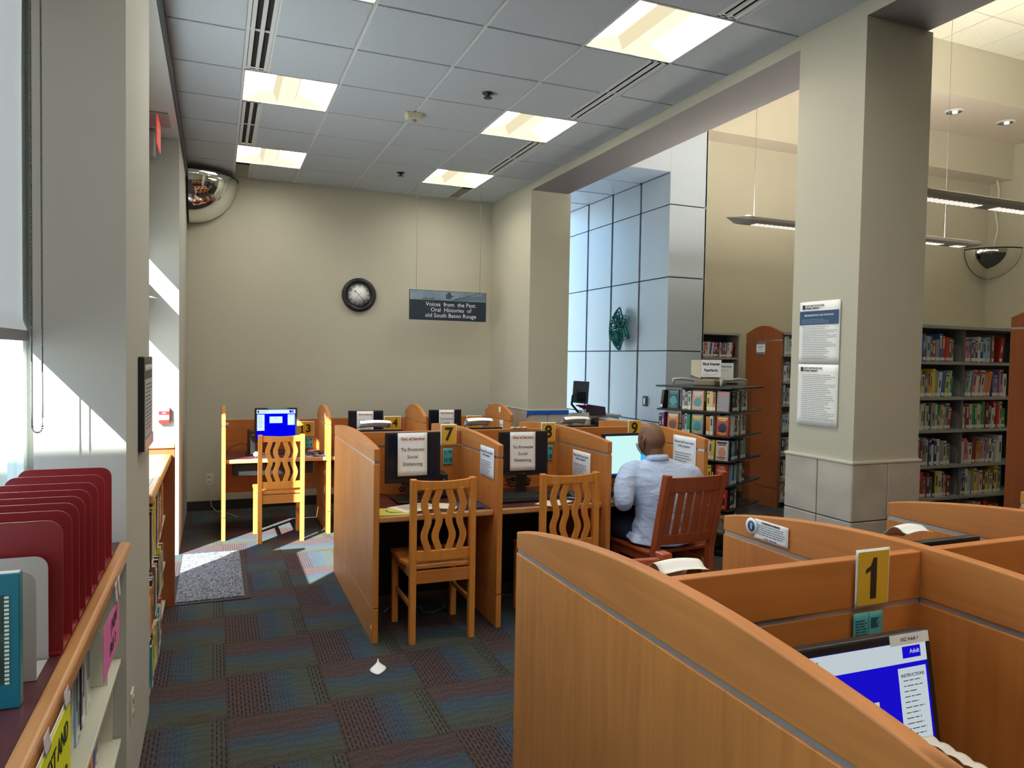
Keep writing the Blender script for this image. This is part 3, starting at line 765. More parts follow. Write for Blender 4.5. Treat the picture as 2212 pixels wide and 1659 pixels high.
def oos(label, loc, rz=0, rx=0, w=0.195, h=0.275, full=True):
    t = sheet(label, w, h, loc, rz, m_cream_p if False else m_white, name='paper_sign', cat='paper sign', group='out of service paper signs', tilt=rx)
    mo = mat('orange_ink', (0.50, 0.10, 0.03), 0.6)
    k = w/0.195
    text('Out of Service', 0.0265*k, mo, t, 0, h*0.36, Y0, bold=0.0006)
    text('To Promote', 0.031*k, m_ink, t, 0, h*0.11, Y0); text('Social', 0.031*k, m_ink, t, 0, -h*0.06, Y0); text('Distancing', 0.031*k, m_ink, t, 0, -h*0.225, Y0)
    return t
def numsign(n, loc, rz=0, w=0.115, h=0.145, size=0.125, serif=True):
    t = sheet('yellow number %s card%s' % (n, {'1': ' on the nearest carrel divider, tall and bold', '7': ' behind the left out of service monitor', '8': ' on the middle carrel divider', '9': ' beside the seated person\'s screen',
              '13': ' behind the lit blue screen, against the back wall', '14': ' behind the out of service screen by the back wall', '15': ' low behind the rightmost back monitor'}[n]), w, h, loc, rz, m_white, name='number_card', cat='number card', group='yellow number cards', bulge=0.002)
    obj('yellow_field', flat(w*0.90, h*0.92, 0, 0, -0.0035), m_gold, t)
    ink = mat('brown_ink', (0.035, 0.018, 0.01), 0.6)
    def one(x, hh, serif):
        k = hh/2; b = MB(); s_ = 0.17*hh
        b.prism([(x-s_*0.55, -k), (x+s_*0.55, -k), (x+s_*0.55, k), (x-s_*0.1, k), (x-s_*0.55, k*0.62), (x-s_*1.5, k*0.45), (x-s_*1.5, k*0.25), (x-s_*0.55, k*0.40)], 'y', -0.0056, -0.0048)
        if serif: b.prism([(x-s_*1.3, -k), (x+s_*1.3, -k), (x+s_*1.3, -k*0.84), (x-s_*1.3, -k*0.84)], 'y', -0.0057, -0.0049)
        obj('numeral', b, ink, t)
    if n == '1': one(0.0, h*0.70, False)
    elif len(n) == 2:
        one(-w*0.20, size*0.72, True); text(n[1], size, ink, t, w*0.16, 0.0, -0.0048, bold=0.004, name='numeral', sx=0.95)
    else: text(n, size, ink, t, 0, 0.0, -0.0048, bold=0.004, name='numeral', sx=0.95)
    return t
def ebr(loc, rz, label, w=0.07, h=0.115):
    t = sheet(label, w, h, loc, rz, m_teal, name='flyer', cat='flyer', group='teal social media flyers', bulge=0.001)
    dk = mat('teal_ink', (0.01, 0.09, 0.14), 0.5); k = h/0.115
    obj('thumb_icon', flat(0.02*k, 0.02*k, h*0.30, w*0.22, -0.003), dk, t); obj('bird_icon', flat(0.023*k, 0.027*k, -h*0.20, -w*0.22, -0.003), dk, t); obj('blog_icon', flat(0.023*k, 0.027*k, -h*0.20, w*0.25, -0.003), dk, t)
    obj('fold_lines', MB().box(-0.0004, 0.0004, -0.0035, -0.003, -h/2, h/2).box(-w/2, w/2, -0.0035, -0.003, -0.0004, 0.0004), dk, t)
    obj('small_print', lines_mb(w*0.4, h*0.36, 6, h*0.05, h*0.018, x0=-w*0.42, seed=6, y=-0.003), dk, t)
    text('f', 0.016*k, m_teal, t, w*0.29, h*0.30, -0.0038, bold=0.0005); text('ramNs', 0.0075*k, m_teal, t, w*0.25, -h*0.2, -0.0038)
    b = MB().prism([(-0.007,-0.002),(0.0,-0.006),(0.006,-0.002),(0.008,0.004),(0.003,0.005),(-0.001,0.001),(-0.008,0.005)], 'y', -0.0044, -0.0038); b.xf(Matrix.Translation((-w*0.22, 0, -h*0.2)) @ Matrix.Diagonal((k, 1, k, 1)))
    obj('bird', b, m_teal, t)
    return t
def noeat(label, loc, rz, w=0.19, h=0.2):
    t = sheet(label, w, h, loc, rz, m_white, name='notice', cat='notice', group='no eating notices inside the carrels', bulge=0.006)
    mi = mat('blue_grey_ink', (0.05, 0.07, 0.13), 0.6)
    text('Please do NOT eat or drink', 0.0145*w/0.2, mi, t, 0, h*0.33, -0.0075, bold=0.0003); text('by the computers!', 0.0145*w/0.2, mi, t, 0, h*0.22, -0.0075, bold=0.0003)
    obj('small_print', lines_mb(w*0.78, h*0.02, 6, h*0.075, h*0.02, seed=8, y=-0.0075), _M['grey_ink'], t)
    return t

# ------------------------------------------------------------------ carrels
def arch(y0, y1, ze, zc, n=20):
    ym = (y0+y1)/2; return [(y0+(y1-y0)*k/n, ze+(zc-ze)*math.sin(PI*k/n)**0.85 if 0 < k < n else ze) for k in range(n+1)]
def side_panel(par, x, y0, y1, ze, zc, zs, base=0.2, th=0.034, over=0.0):
    """zs: height of the metal reveal"""
    t = th/2
    p = obj('side_panel', MB().box(x-t, x+t, y0, y1, base+0.004, zs-0.006), w_panel, par, bevel=0.003)
    obj('plinth', MB().box(x-t, x+t, y0, y1, 0.0, base), w_panel, p, bevel=0.003)
    obj('plinth_reveal', MB().box(x-t+0.004, x+t-0.004, y0+0.004, y1-0.004, base-0.002, base+0.006), m_black2, p)
    obj('metal_strip', MB().box(x-t+0.004, x+t-0.004, y0+0.004, y1-0.004, zs-0.008, zs+0.008), m_alu, p)
    pts = [(y0-over, zs+0.006), (y1+over, zs+0.006)] + [(y, z) for y, z in arch(y0-over, y1+over, ze, zc)][::-1]
    obj('arched_cap', MB().prism(pts, 'x', x-t, x+t), w_cap, p, bevel=0.004)
    return p
def carrel_bank(label, xs_, y0, y1, ydiv, ze, zc, zs, zdiv, desks, zdesk=0.712, dbl=True, tray=()):
    cx = (xs_[0]+xs_[-1])/2
    t = thing('study_carrel', label, 'study carrel', (0, 0, 0))
    for x in xs_: side_panel(t, x, y0, y1, ze, zc, zs)
    for i, (a, b_) in enumerate(zip(xs_, xs_[1:])):
        a += 0.017; b_ -= 0.017
        d = obj('divider', MB().box(a, b_, ydiv-0.015, ydiv+0.015, 0.30 if tray else zdesk-0.03, zs-0.006), w_div, t)
        if not tray: obj('underdesk_shade_sheet', MB().box(a, b_, ydiv-0.012, ydiv+0.012, 0.03, zdesk-0.034), m_black2, t)  # black sheet added to paint the darkness under the desk
        obj('metal_strip', MB().box(a, b_, ydiv-0.011, ydiv+0.011, zs-0.008, zs+0.008), m_alu, d)
        obj('divider_cap', MB().box(a, b_, ydiv-0.015, ydiv+0.015, zs+0.006, zdiv), w_div, d, bevel=0.003)
        for (u, v, sgn) in desks:
            if u < v: e0, e1 = (u, u+0.03) if sgn < 0 else (v-0.03, v)
            k = obj('desk_top', MB().box(a, b_, min(u, v) + (0.03 if sgn < 0 else 0), max(u, v) - (0 if sgn < 0 else 0.03), zdesk-0.028, zdesk), m_desk, t)
            obj('desk_edge', MB().box(a, b_, e0, e1, zdesk-0.034, zdesk+0.001), w_edge, k, bevel=0.008)
            if i in tray:
                obj('keyboard_tray', MB().box(a+0.06, b_-0.1, u+0.10, u+0.42, zdesk-0.16, zdesk-0.05), m_black, t, bevel=0.01)
    return t
XS = [0.841, 1.592, 2.343, 3.094]
carrel_bank('three-bay wooden carrel bank in the middle where the person sits', XS, 4.06, 5.54, 4.80, 1.115, 1.155, 1.035, 1.135, [(4.115, 4.785, -1), (4.815, 5.48, 1)])
carrel_bank('nearest wooden carrel bank filling the lower right corner', XS + [3.845], 0.52, 1.965, 1.245, 1.125, 1.20, 1.07, 1.19, [(0.56, 1.23, -1), (1.26, 1.92, 1)])
XB = [0.06, 0.96, 1.86, 2.76]
carrel_bank('single-sided wooden carrel bank along the back wall', XB, 6.76, 7.50, 7.475, 1.075, 1.165, 1.0, 0.992, [(6.80, 7.455, -1)], zdesk=0.705, tray=(0, 1, 2))

# ------------------------------------------------------------------ chairs
def wavy_chair(name, label, loc, rz):
    """rear posts at y=0, seat in front (+y)"""
    t = thing(name, label, 'chair', loc, rz, group='wooden chairs with wavy slats')
    W = 0.195
    for s in (-1, 1):
        b = MB(); b.box(s*W-0.0, s*(W-0.036), -0.022, 0.022, 0, 0.945); obj('leg', b, w_chair, t, bevel=0.004)
        b = MB(); b.box(s*(W+0.012), s*(W-0.026), 0.37, 0.408, 0, 0.425); obj('leg', b, w_chair, t, bevel=0.004)
        obj('side_rail', MB().box(s*(W-0.004), s*(W-0.022), 0.02, 0.375, 0.375, 0.425), w_edgey, t, bevel=0.002)
        obj('stretcher', MB().box(s*(W-0.006), s*(W-0.024), 0.02, 0.375, 0.20, 0.225), w_edgey, t, bevel=0.002)
    obj('seat', MB().prism([(-W+0.03, 0.0), (W-0.03, 0.0), (W+0.018, 0.16), (W+0.018, 0.415), (-W-0.018, 0.415), (-W-0.018, 0.16)], 'z', 0.425, 0.452), w_chair, t, bevel=0.007)
    def rail(z0, z1, bow, th=0.022):
        b = MB(); n = 12
        for k in range(n+1):
            x = (-W+0.034) + 2*(W-0.034)*k/n; y = -bow*(1-(2*k/n-1)**2); dz = 0.008*(2*k/n-1)**2 if z1 > 0.9 else 0
            b.v += [(x, y-th/2, z0), (x, y+th/2, z0), (x, y+th/2, z1+dz), (x, y-th/2, z1+dz)]
        for k in range(n):
            a = 4*k
            for q in range(4): b.face((a+q, a+(q+1) % 4, a+4+(q+1) % 4, a+4+q), 0)
        b.face((0,1,2,3)); b.face((4*n+3, 4*n+2, 4*n+1, 4*n)); return b
    obj('top_rail', rail(0.882, 0.930, 0.014), w_edge if False else w_chair, t, bevel=0.003)
    obj('lower_rail', rail(0.475, 0.535, 0.014), w_chair, t, bevel=0.003)
    obj('rear_apron', MB().box(-W+0.034, W-0.034, -0.012, 0.010, 0.345, 0.418), w_div, t, bevel=0.002)
    for i, xc in enumerate((-0.105, -0.040, 0.040, 0.105)):
        sg = 1 if i < 2 else -1
        b = MB(); n = 32; hw = 0.0205
        for k in range(n+1):
            s = k/n; z = 0.525 + 0.365*s
            x = xc + sg*(-0.020*math.cos(2*PI*s*1.0)*0.9 + 0.0) + sg*0.010*math.sin(2*PI*s*0.5)*0
            x = xc + sg*0.0115*math.cos(4*PI*s)
            y = -0.014
            b.v += [(x-hw, y-0.007, z), (x+hw, y-0.007, z), (x+hw, y+0.007, z), (x-hw, y+0.007, z)]
        for k in range(n):
            a = 4*k
            for q in range(4): b.face((a+q, a+(q+1) % 4, a+4+(q+1) % 4, a+4+q), 0, False)
        b.face((0,1,2,3)); b.face((4*n+3, 4*n+2, 4*n+1, 4*n))
        obj('wavy_slat', b, w_chair, t, bevel=0.002, seg=1)
    return t
c0 = wavy_chair('wooden_chair', 'honey wooden chair with wavy slats before the left out of service monitor', (1.213, 3.99, 0), 0)
def cc(label, loc, rz):
    c = copy_tree(c0); c['label'] = label; c.location = loc; c.rotation_euler = (0, 0, rz); return c
cc('honey wooden chair with wavy slats left of the seated person', (2.01, 3.96, 0), R(-2))
cc('honey wooden chair with wavy slats, sunlit, at the lit blue screen', (0.527, 6.58, 0), R(1))

def slat_chair(label, loc, rz):
    t = thing('cherry_chair', label, 'chair', loc, rz, group='reddish chairs with straight slats'); W = 0.24
    rk = 0.22
    def by(z): return 0.0 if z < 0.45 else -(z-0.45)*rk
    for s in (-1, 1):
        b = MB()
        zs_ = [0, 0.45, 0.7, 0.95]
        for z in zs_: b.v += [(s*W, by(z)-0.022, z), (s*(W-0.042), by(z)-0.022, z), (s*(W-0.042), by(z)+0.026, z), (s*W, by(z)+0.026, z)]
        for k in range(3):
            for q in range(4): b.face((4*k+q, 4*k+(q+1) % 4, 4*k+4+(q+1) % 4, 4*k+4+q))
        b.face((0,1,2,3)); b.face((12,13,14,15)); obj('leg', b, w_red, t, bevel=0.004)
        obj('leg', MB().box(s*W, s*(W-0.042), 0.40, 0.442, 0, 0.43), w_red, t, bevel=0.004)
        obj('side_rail', MB().box(s*(W-0.01), s*(W-0.032), 0.02, 0.40, 0.37, 0.43), w_red, t, bevel=0.002)
    obj('seat', MB().box(-W-0.01, W+0.01, 0.03, 0.46, 0.43, 0.455), w_red, t, bevel=0.008)
    def rail(z0, z1, bow):
        b = MB(); n = 12; th = 0.012
        for k in range(n+1):
            x = (-W+0.042) + 2*(W-0.042)*k/n; y = -bow*(1-(2*k/n-1)**2)
            b.v += [(x, by(z0)+y-th, z0), (x, by(z0)+y+th, z0), (x, by(z1)+y+th, z1), (x, by(z1)+y-th, z1)]
        for k in range(n):
            a = 4*k
            for q in range(4): b.face((a+q, a+(q+1) % 4, a+4+(q+1) % 4, a+4+q))
        b.face((0,1,2,3)); b.face((4*n+3, 4*n+2, 4*n+1, 4*n)); return b
    obj('top_rail', rail(0.835, 0.932, 0.02), w_red, t, bevel=0.003); obj('lower_rail', rail(0.50, 0.565, 0.018), w_red, t, bevel=0.003)
    for i in range(6):
        x = -0.165 + i*0.066; b = MB(); hw = 0.0245; y_ = -0.019*(1-(x/0.198)**2)
        for z in (0.555, 0.845): b.v += [(x-hw, by(z)+y_-0.006, z), (x+hw, by(z)+y_-0.006, z), (x+hw, by(z)+y_+0.006, z), (x-hw, by(z)+y_+0.006, z)]
        for q in range(4): b.face((q, (q+1) % 4, 4+(q+1) % 4, 4+q))
        b.face((0,1,2,3)); b.face((7,6,5,4)); obj('slat', b, w_red, t, bevel=0.002, seg=1)
    return t
slat_chair('reddish slatted chair under the seated person, pulled out', (2.735, 3.80, 0), R(4))
slat_chair('reddish chair behind the nearest carrel bank, only its top rail showing', (1.28, 2.07, 0), R(183))

# ------------------------------------------------------------------ monitors
m_scr_off = mat('dark_screen', (0.010, 0.016, 0.030), 0.12, spec=0.6)
E_BLUE = emis_mat('screen_blue', (0.0, 0.0, 0.62), 1.0); E_WHITE = emis_mat('screen_pale', (0.52, 0.68, 0.74), 1.0); e_aqua = emis_mat('screen_page', (0.42, 0.66, 0.64), 1.0); e_desk = emis_mat('screen_desktop', (0.01, 0.09, 0.50), 1.0)
e_grey = emis_mat('screen_grey', (0.42, 0.47, 0.55), 1.0)
def monitor(label, x, y, zd, w, h, ztop, rz=0, tilt=0.0, content='off', sticker=False, group='black computer monitors'):
    e_blue, e_white = (E_BLUE, E_WHITE) if not sticker else (emis_mat('dim_screen_blue', (0.006, 0.003, 0.40), 1.0), emis_mat('dim_screen_pale', (0.36, 0.41, 0.44), 1.0))
    t = thing('monitor', label, 'monitor', (x, y, zd), rz, group=group)
    H = ztop - zd; zc = H - h/2
    b = obj('bezel', MB().box(-w/2, w/2, -0.012, 0.02, -h/2, h/2), m_black, t, loc=(0, 0, zc), rot=(-tilt, 0, 0), bevel=0.005)
    bw, bb = 0.018, 0.026
    scr = {'off': m_scr_off, 'blue': e_blue, 'page': e_desk}[content]
    s = obj('screen', MB().box(-w/2+bw, w/2-bw, -0.0135, -0.012, -h/2+bb, h/2-bw), scr, b)
    obj('back_shell', MB().prism([(-w*0.42, -h*0.36), (w*0.42, -h*0.36), (w*0.42, h*0.44), (-w*0.42, h*0.44)], 'y', 0.02, 0.055), m_black, b, bevel=0.015)
    vt = MB()
    for k in range(30): vt.box(-w*0.36+k*w*0.024, -w*0.36+k*w*0.024+w*0.012, 0.03, 0.05, h*0.438, h*0.445)
    obj('vent_slots', vt, m_black2, b)
    if content == 'off': text('DELL', 0.009, m_steel, b, 0, -h/2+0.012, -0.0125)
    obj('neck', MB().box(-0.035, 0.035, 0.025, 0.055, 0.012, zc), m_black, t, bevel=0.004)
    obj('foot', MB().box(-0.12, 0.12, -0.09, 0.11, 0, 0.014), m_black, t, bevel=0.006)
    W2, H2 = w-2*bw, h-bw-bb; zz = (bb-bw)/2
    def pan(x0, x1, z0, z1, m, nm='panel', y=-0.0138):
        return obj(nm, MB().box(-w/2+bw+x0*W2, -w/2+bw+x1*W2, y-0.0003, y, -h/2+bb+z0*H2, -h/2+bb+z1*H2), m, s)
    def at(u, v): return (-w/2+bw+u*W2, -h/2+bb+v*H2)
    if content == 'blue':
        pan(0, 1, 0.87, 1, e_white, 'header_bar'); pan(0.84, 0.96, 0.90, 0.975, e_blue, 'logo_box', -0.0142)
        pan(0.01, 0.20, 0.30, 0.84, e_white, 'side_note'); pan(0.80, 0.985, 0.16 if w > 0.4 else 0.48, 0.84, e_white, 'side_note'); pan(0.33, 0.66, 0.55 if w < 0.4 else 0.42, 0.77 if w < 0.4 else 0.66, e_white, 'login_box')
        k = W2/0.34
        X, Z = at(0.02, 0.935); obj('logo', MB().box(X, X+0.014*k, -0.0146, -0.014, Z-0.010*k, Z+0.010*k), m_ink, s)
        text('EAST BATON ROUGE', 0.0085*k, m_ink, s, X+0.018*k, Z+0.005*k, -0.0143, 'LEFT'); text('PARISH LIBRARY', 0.0085*k, m_ink, s, X+0.018*k, Z-0.005*k, -0.0143, 'LEFT')
        X, Z = at(0.92, 0.94); text('Adult', 0.010*k, e_white, s, X, Z, -0.0146)
        X, Z = at(0.893, 0.79); text('INSTRUCTIONS', 0.0075*k, m_ink, s, X, Z, -0.0143)
        lm = lines_mb(W2*0.13, Z-0.008*k, 16 if w > 0.4 else 9, 0.0085*k, 0.0018, seed=3, y=-0.0142); lm.xf(Matrix.Translation((X, 0, 0))); obj('small_print', lm, m_gink, s)
        X, Z = at(0.105, 0.79); lm = lines_mb(W2*0.13, Z, 12, 0.0095*k, 0.002, seed=5, y=-0.0142); lm.xf(Matrix.Translation((X, 0, 0))); obj('small_print', lm, m_gink, s)
        X, Z = at(0.5, 0.71 if w < .4 else .6); text('Welcome', 0.008*k, m_ink, s, X, Z, -0.0143)
    if content == 'page':
        pan(0.0, 0.86, 0.03, 1.0, e_aqua, 'document_window'); pan(0.86, 1.0, 0.2, 0.6, emis_mat('screen_glow', (0.03, 0.35, 0.75), 1.0), 'wallpaper_glow')
        X, Z = at(0.66, 0.955); text('- - x', 0.008, m_ink, s, X, Z, -0.0143)
        obj('asset_sticker', MB().box(-w/2+0.004, -w/2+0.045, -0.0128, -0.012, -h/2+0.006, -h/2+0.02), m_white, b)
    if sticker:
        k = obj('asset_sticker', MB().box(w/2-0.115, w/2-0.008, -0.0150, -0.0137, h/2-0.022, h/2-0.001), m_white, b); text('OIZ Adult 1', 0.010, m_ink, k, w/2-0.062, h/2-0.0115, -0.0152)
    return t
monitor('dark monitor with out of service paper in the left middle carrel', 1.175, 4.55, 0.7138, 0.365, 0.325, 1.155, R(2), 0.03)
oos('white out of service paper on the left middle carrel monitor', (1.165, 4.525, 1.015), R(2), -0.03)
monitor('dark monitor with out of service paper in the centre middle carrel', 1.94, 4.53, 0.7138, 0.355, 0.30, 1.145, R(-1), 0.03)
oos('white out of service paper on the centre middle carrel monitor', (1.925, 4.508, 1.012), R(-1), -0.03, 0.185, 0.262)
monitor('lit monitor showing a pale page before the seated person', 2.735, 4.52, 0.7138, 0.375, 0.32, 1.115, R(0), 0.03, 'page')
monitor('lit blue login screen in the sunlit back carrel', 0.525, 7.20, 0.7068, 0.385, 0.325, 1.135, R(0), 0.02, 'blue')
monitor('black monitor with paper in the middle back carrel', 1.375, 7.20, 0.7068, 0.345, 0.28, 1.10, R(0), 0.02)
oos('white out of service paper on the middle back carrel monitor', (1.365, 7.182, 0.975), 0, -0.02, 0.165, 0.24)
monitor('black monitor with paper in the rightmost back carrel', 2.195, 7.20, 0.7068, 0.345, 0.28, 1.10, R(0), 0.02)
oos('white out of service paper on the rightmost back carrel monitor', (2.205, 7.182, 0.98), 0, -0.02, 0.165, 0.24)
monitor('large lit blue login screen in the nearest carrel, lower right corner', 1.155, 1.04, 0.7138, 0.45, 0.350, 1.088, R(-1), 0.17, 'blue', sticker=True)
# monitors on the far sides of the dividers, backs toward the viewer, each with a sheet over the top
def backmon(label, x, y, ztop, slabel, sw=0.19, sx=0.0, curl=0.05, rise=0.02, h=0.30, rz=PI):
    m = monitor(label, x, y, 0.7138, 0.37, h, ztop, rz, -0.05)
    t = thing('draped_paper', slabel, 'paper', (x+sx, y-0.0, ztop), group='paper sheets over far-side monitors')
    def f(u, v):
        s = v; yy = 0.04 - s*0.085; zz = 0.008 + rise*math.sin(min(1, s*1.2)*PI*0.75) + 0.006*math.sin(u*PI)
        return (sw*(u-.5) + 0.012*s, yy, zz)
    obj('paper', MB().grid(f, 8, 10), m_white, t, solid=0.0008, normals=False)
backmon('monitor seen from above its black back, beyond the second near divider', 2.0, 1.52, 1.115, 'white sheet curling over the top of the rightmost near monitor', 0.10, -0.13, rise=0.045)
backmon('monitor hidden beyond the number one divider', 1.07, 1.50, 1.075, 'white sheet showing above the number one divider', 0.13, -0.02, rise=0.06)
backmon('monitor beyond the left middle divider', 1.05, 5.1, 1.12, 'white curled sheet above the left middle divider', 0.22, -0.02, rise=0.055)
backmon('monitor beyond the centre middle divider', 1.82, 5.1, 1.12, 'white flat sheet above the centre middle divider, left of card 8', 0.20, -0.01, rise=0.06)
backmon('monitor beyond the right middle divider', 2.62, 5.1, 1.12, 'white sheet above the right middle divider, left of card 9', 0.22, 0.0, rise=0.06)

# number cards, flyers and notices
numsign('7', (1.482, 4.776, 1.108)); numsign('8', (2.238, 4.776, 1.108)); numsign('9', (2.965, 4.776, 1.118), h=0.135)
numsign('1', (1.408, 1.224, 1.145), w=0.105, h=0.135, size=0.125)
numsign('13', (0.825, 7.452, 0.905), w=0.17, h=0.15, size=0.11); numsign('14', (1.70, 7.452, 0.945), w=0.18, h=0.15, size=0.11); numsign('15', (2.60, 7.452, 0.94), w=0.18, h=0.15, size=0.11)
ebr((1.48, 4.779, 0.955), 0, 'teal flyer below card 7'); ebr((2.245, 4.779, 0.955), 0, 'teal flyer below card 8'); ebr((1.400, 1.2245, 1.0), 0, 'teal flyer with social media icons below the big card 1', 0.092, 0.13); ebr((0.86, 7.455, 0.765), 0, 'teal flyer below card 13', 0.08, 0.11)
noeat('wavy no eating notice inside the left middle carrel', (1.572, 4.245, 0.99), -PI/2, 0.25, 0.19)
noeat('no eating notice inside the centre middle carrel', (2.323, 4.41, 0.915), -PI/2, 0.26, 0.19)
noeat('crumpled no eating notice beside the seated person', (3.074, 4.28, 0.985), -PI/2, 0.27, 0.25)
t = sheet('attention patrons notice with a round blue emblem, on the near carrel panel', 0.145, 0.062, (1.571, 1.735, 1.118), -PI/2, m_white, bulge=0.002, spin=0.0)
obj('emblem_disc', MB().lathe([(0.026, -0.003), (0.026, -0.0035), (0.001, -0.0035)], (-0.085, 0, 0.004), 24, axis='y'), m_white, t)
obj('emblem', MB().lathe([(0.017, -0.0036), (0.017, -0.004), (0.001, -0.004)], (-0.085, 0, 0.004), 24, axis='y'), mat('emblem_blue', (0.03, 0.12, 0.28), 0.4), t)
obj('emblem_figure', MB().box(-0.087, -0.083, -0.0046, -0.0041, -0.006, 0.012), m_white, t)
text('ATTENTION PATRONS', 0.0075, m_ink, t, 0, 0.023, -0.0035, bold=0.0003); obj('small_print', lines_mb(0.12, 0.014, 5, 0.0068, 0.0022, seed=12, y=-0.0035, ragged=0.1), m_gink, t); text('Thanks - Library Staff', 0.006, m_ink, t, 0, -0.024, -0.0035)
t = sheet('small blue and white notice in the back corner carrel', 0.10, 0.09, (2.742, 7.0, 0.955), -PI/2, m_white, group=None); text('Keep off', 0.02, mat('blue_ink', (0.02, 0.05, 0.3), .5), t, 0, 0.0, -0.006); obj('small_print', lines_mb(0.07, -0.015, 3, 0.01, 0.003, seed=2, y=-0.006), m_gink, t)
t.children[1].name = 'lettering'
t = sheet('torn white label on the arched cap of the back corner carrel', 0.055, 0.055, (2.742, 7.05, 1.105), -PI/2, m_white)
t = sheet('small white label on the carrel cap next to card 13', 0.06, 0.05, (0.942, 6.93, 1.08), -PI/2, m_white)
t = sheet('tiny white tag at the top left corner of the back carrel', 0.03, 0.022, (0.096, 7.455, 0.965), 0, m_white)

# desk clutter ---------------------------------------------------------------
def mouse(label, loc, rz=0):
    t = thing('mouse', label, 'mouse', loc, rz, group='computer mice')
    def f(u, v):
        a = PI*u; s = v; r = math.sin(PI*min(max(s, 0.03), 0.97))**0.5
        return (0.031*r*math.cos(a), -0.052+0.104*s, 0.034*r*math.sin(a)*(0.75+0.25*math.sin(PI*s)))
    obj('shell', MB().grid(f, 12, 12), m_black, t, normals=False); obj('wheel', MB().lathe([(0.008, -0.003), (0.008, 0.003)], (0, 0.03, 0.024), 10, axis='x'), m_gink, t); return t
def keyboard(label, loc, rz=0):
    t = thing('keyboard', label, 'keyboard', loc, rz, group='black computer keyboards')
    obj('tray', MB().prism([(-0.075, 0.0), (0.075, 0.0), (0.075, 0.03), (-0.075, 0.016)], 'x', -0.22, 0.22), m_black, t, bevel=0.003)
    k = MB()
    for r_ in range(6):
        for c_ in range(21):
            k.box(-0.21+c_*0.02, -0.194+c_*0.02, -0.062+r_*0.0215, -0.044+r_*0.0215, 0.018+r_*0.002, 0.026+r_*0.0023)
    obj('keys', k, mat('keycap', (0.03, 0.032, 0.036), 0.5), t); return t
def pad(label, loc, rz, w=0.22, d=0.19, c=(0.02, 0.045, 0.14)):
    t = thing('mouse_pad', label, 'mouse pad', loc, rz, group='dark blue mouse pads')
    obj('cloth', MB().box(-w/2, w/2, -d/2, d/2, 0, 0.004), mat('pad_blue', c, 0.6), t, bevel=0.0015)
    obj('printed_swirl', MB().prism([(0.0, -d*0.42), (w*0.2, -d*0.40), (w*0.12, -d*0.1), (-w*0.1, -d*0.2)], 'z', 0.004, 0.0044), mat('pad_print', (0.5, 0.6, 0.7), 0.6), t); return t
def papers(label, loc, rz, w=0.216, d=0.279, m=None, lines=True, th=0.002):
    t = thing('loose_paper', label, 'paper', loc, rz, group='loose papers on the desks')
    obj('sheet', MB().box(-w/2, w/2, -d/2, d/2, 0, th), m or m_cream_p, t)
    if lines:
        l = lines_mb(w*0.8, d*0.4, 18, d*0.042, 0.004, seed=11, y=0); l.xf(Matrix.Translation((0, 0, th+0.0006)) @ Matrix.Rotation(-PI/2, 4, 'X')); obj('small_print', l, m_gink, t)
    return t
Z = 0.7145
papers('yellow flyer with a green lizard drawing on the left middle desk', (0.975, 4.235, Z), R(-4), 0.2, 0.2, mat('yellow_paper', (0.62, 0.60, 0.10), 0.6), False)
fl = [o for o in bpy.data.objects if o.name.startswith('loose_paper')][-1]
lz = MB(); lz.tube([(-0.06, 0.06, .003), (-0.03, 0.045, .003), (-0.035, 0.01, .003), (-0.01, -0.03, .003), (0.04, -0.035, .003), (0.07, -0.02, .003)], [0.004, 0.009, 0.01, 0.017, 0.012, 0.004], 6)
lz.xf(Matrix.Translation((0, 0, 0.001)) @ Matrix.Diagonal((1, 1, 0.15, 1))); obj('lizard_drawing', lz, mat('green_ink', (0.08, 0.20, 0.10), 0.6), fl)
papers('printed page with dense text on the left middle desk', (1.13, 4.30, Z+0.0025), R(-70), 0.2, 0.27, m_cream_p)
papers('creased page right of the printed page on the left middle desk', (1.32, 4.30, Z), R(-30), 0.16, 0.16, m_cream_p, False)
pad('dark blue mouse pad on the left middle desk', (1.47, 4.27, Z), R(-12), 0.17, 0.15)
mouse('black mouse on the left middle desk', (1.455, 4.29, Z+0.004), R(-15))
keyboard('black keyboard in the centre middle carrel', (1.90, 4.345, Z), 0)
papers('blank cream sheet on the centre middle desk', (2.02, 4.20, Z), R(-55), 0.15, 0.24, m_cream_p, False)
pad('dark blue mouse pad on the centre middle desk', (2.20, 4.36, Z), 0, 0.16, 0.18); mouse('black mouse on the centre middle desk', (2.22, 4.35, Z+0.004), R(10))
keyboard('black keyboard before the seated person', (2.70, 4.36, Z), 0)
papers('white papers beside the seated person on the desk', (2.57, 4.215, Z), R(80), 0.10, 0.16, m_white)
pad('dark mouse pad in the sunlit back carrel', (0.86, 6.96, 0.7075), 0, 0.16, 0.16, (0.03, 0.04, 0.09)); mouse('black mouse in the sunlit back carrel', (0.875, 6.99, 0.7118), R(-60))
papers('folded white papers by the mouse in the back carrel', (0.78, 6.90, 0.7075), R(20), 0.06, 0.12, m_white)
def pc_box(label, loc, rz=0, h=0.20, w=0.035, d=0.18):
    t = thing('mini_computer', label, 'computer', loc, rz, group='small black computer boxes')
    obj('case', MB().box(-w/2, w/2, -d/2, d/2, 0.012, h), m_black, t, bevel=0.004); obj('stand', MB().box(-w, w, -d/3, d/3, 0, 0.012), m_black, t, bevel=0.003)
    obj('badge', MB().box(-0.008, 0.008, -d/2-0.001, -d/2, h-0.04, h-0.034), m_alu, t); return t
pc_box('slim black computer box left of the lit blue screen', (0.30, 7.10, 0.7075), R(8), 0.23, 0.04)
pc_box('slim black computer box behind the left middle monitor', (1.395, 4.64, Z), R(-5), 0.16, 0.05)
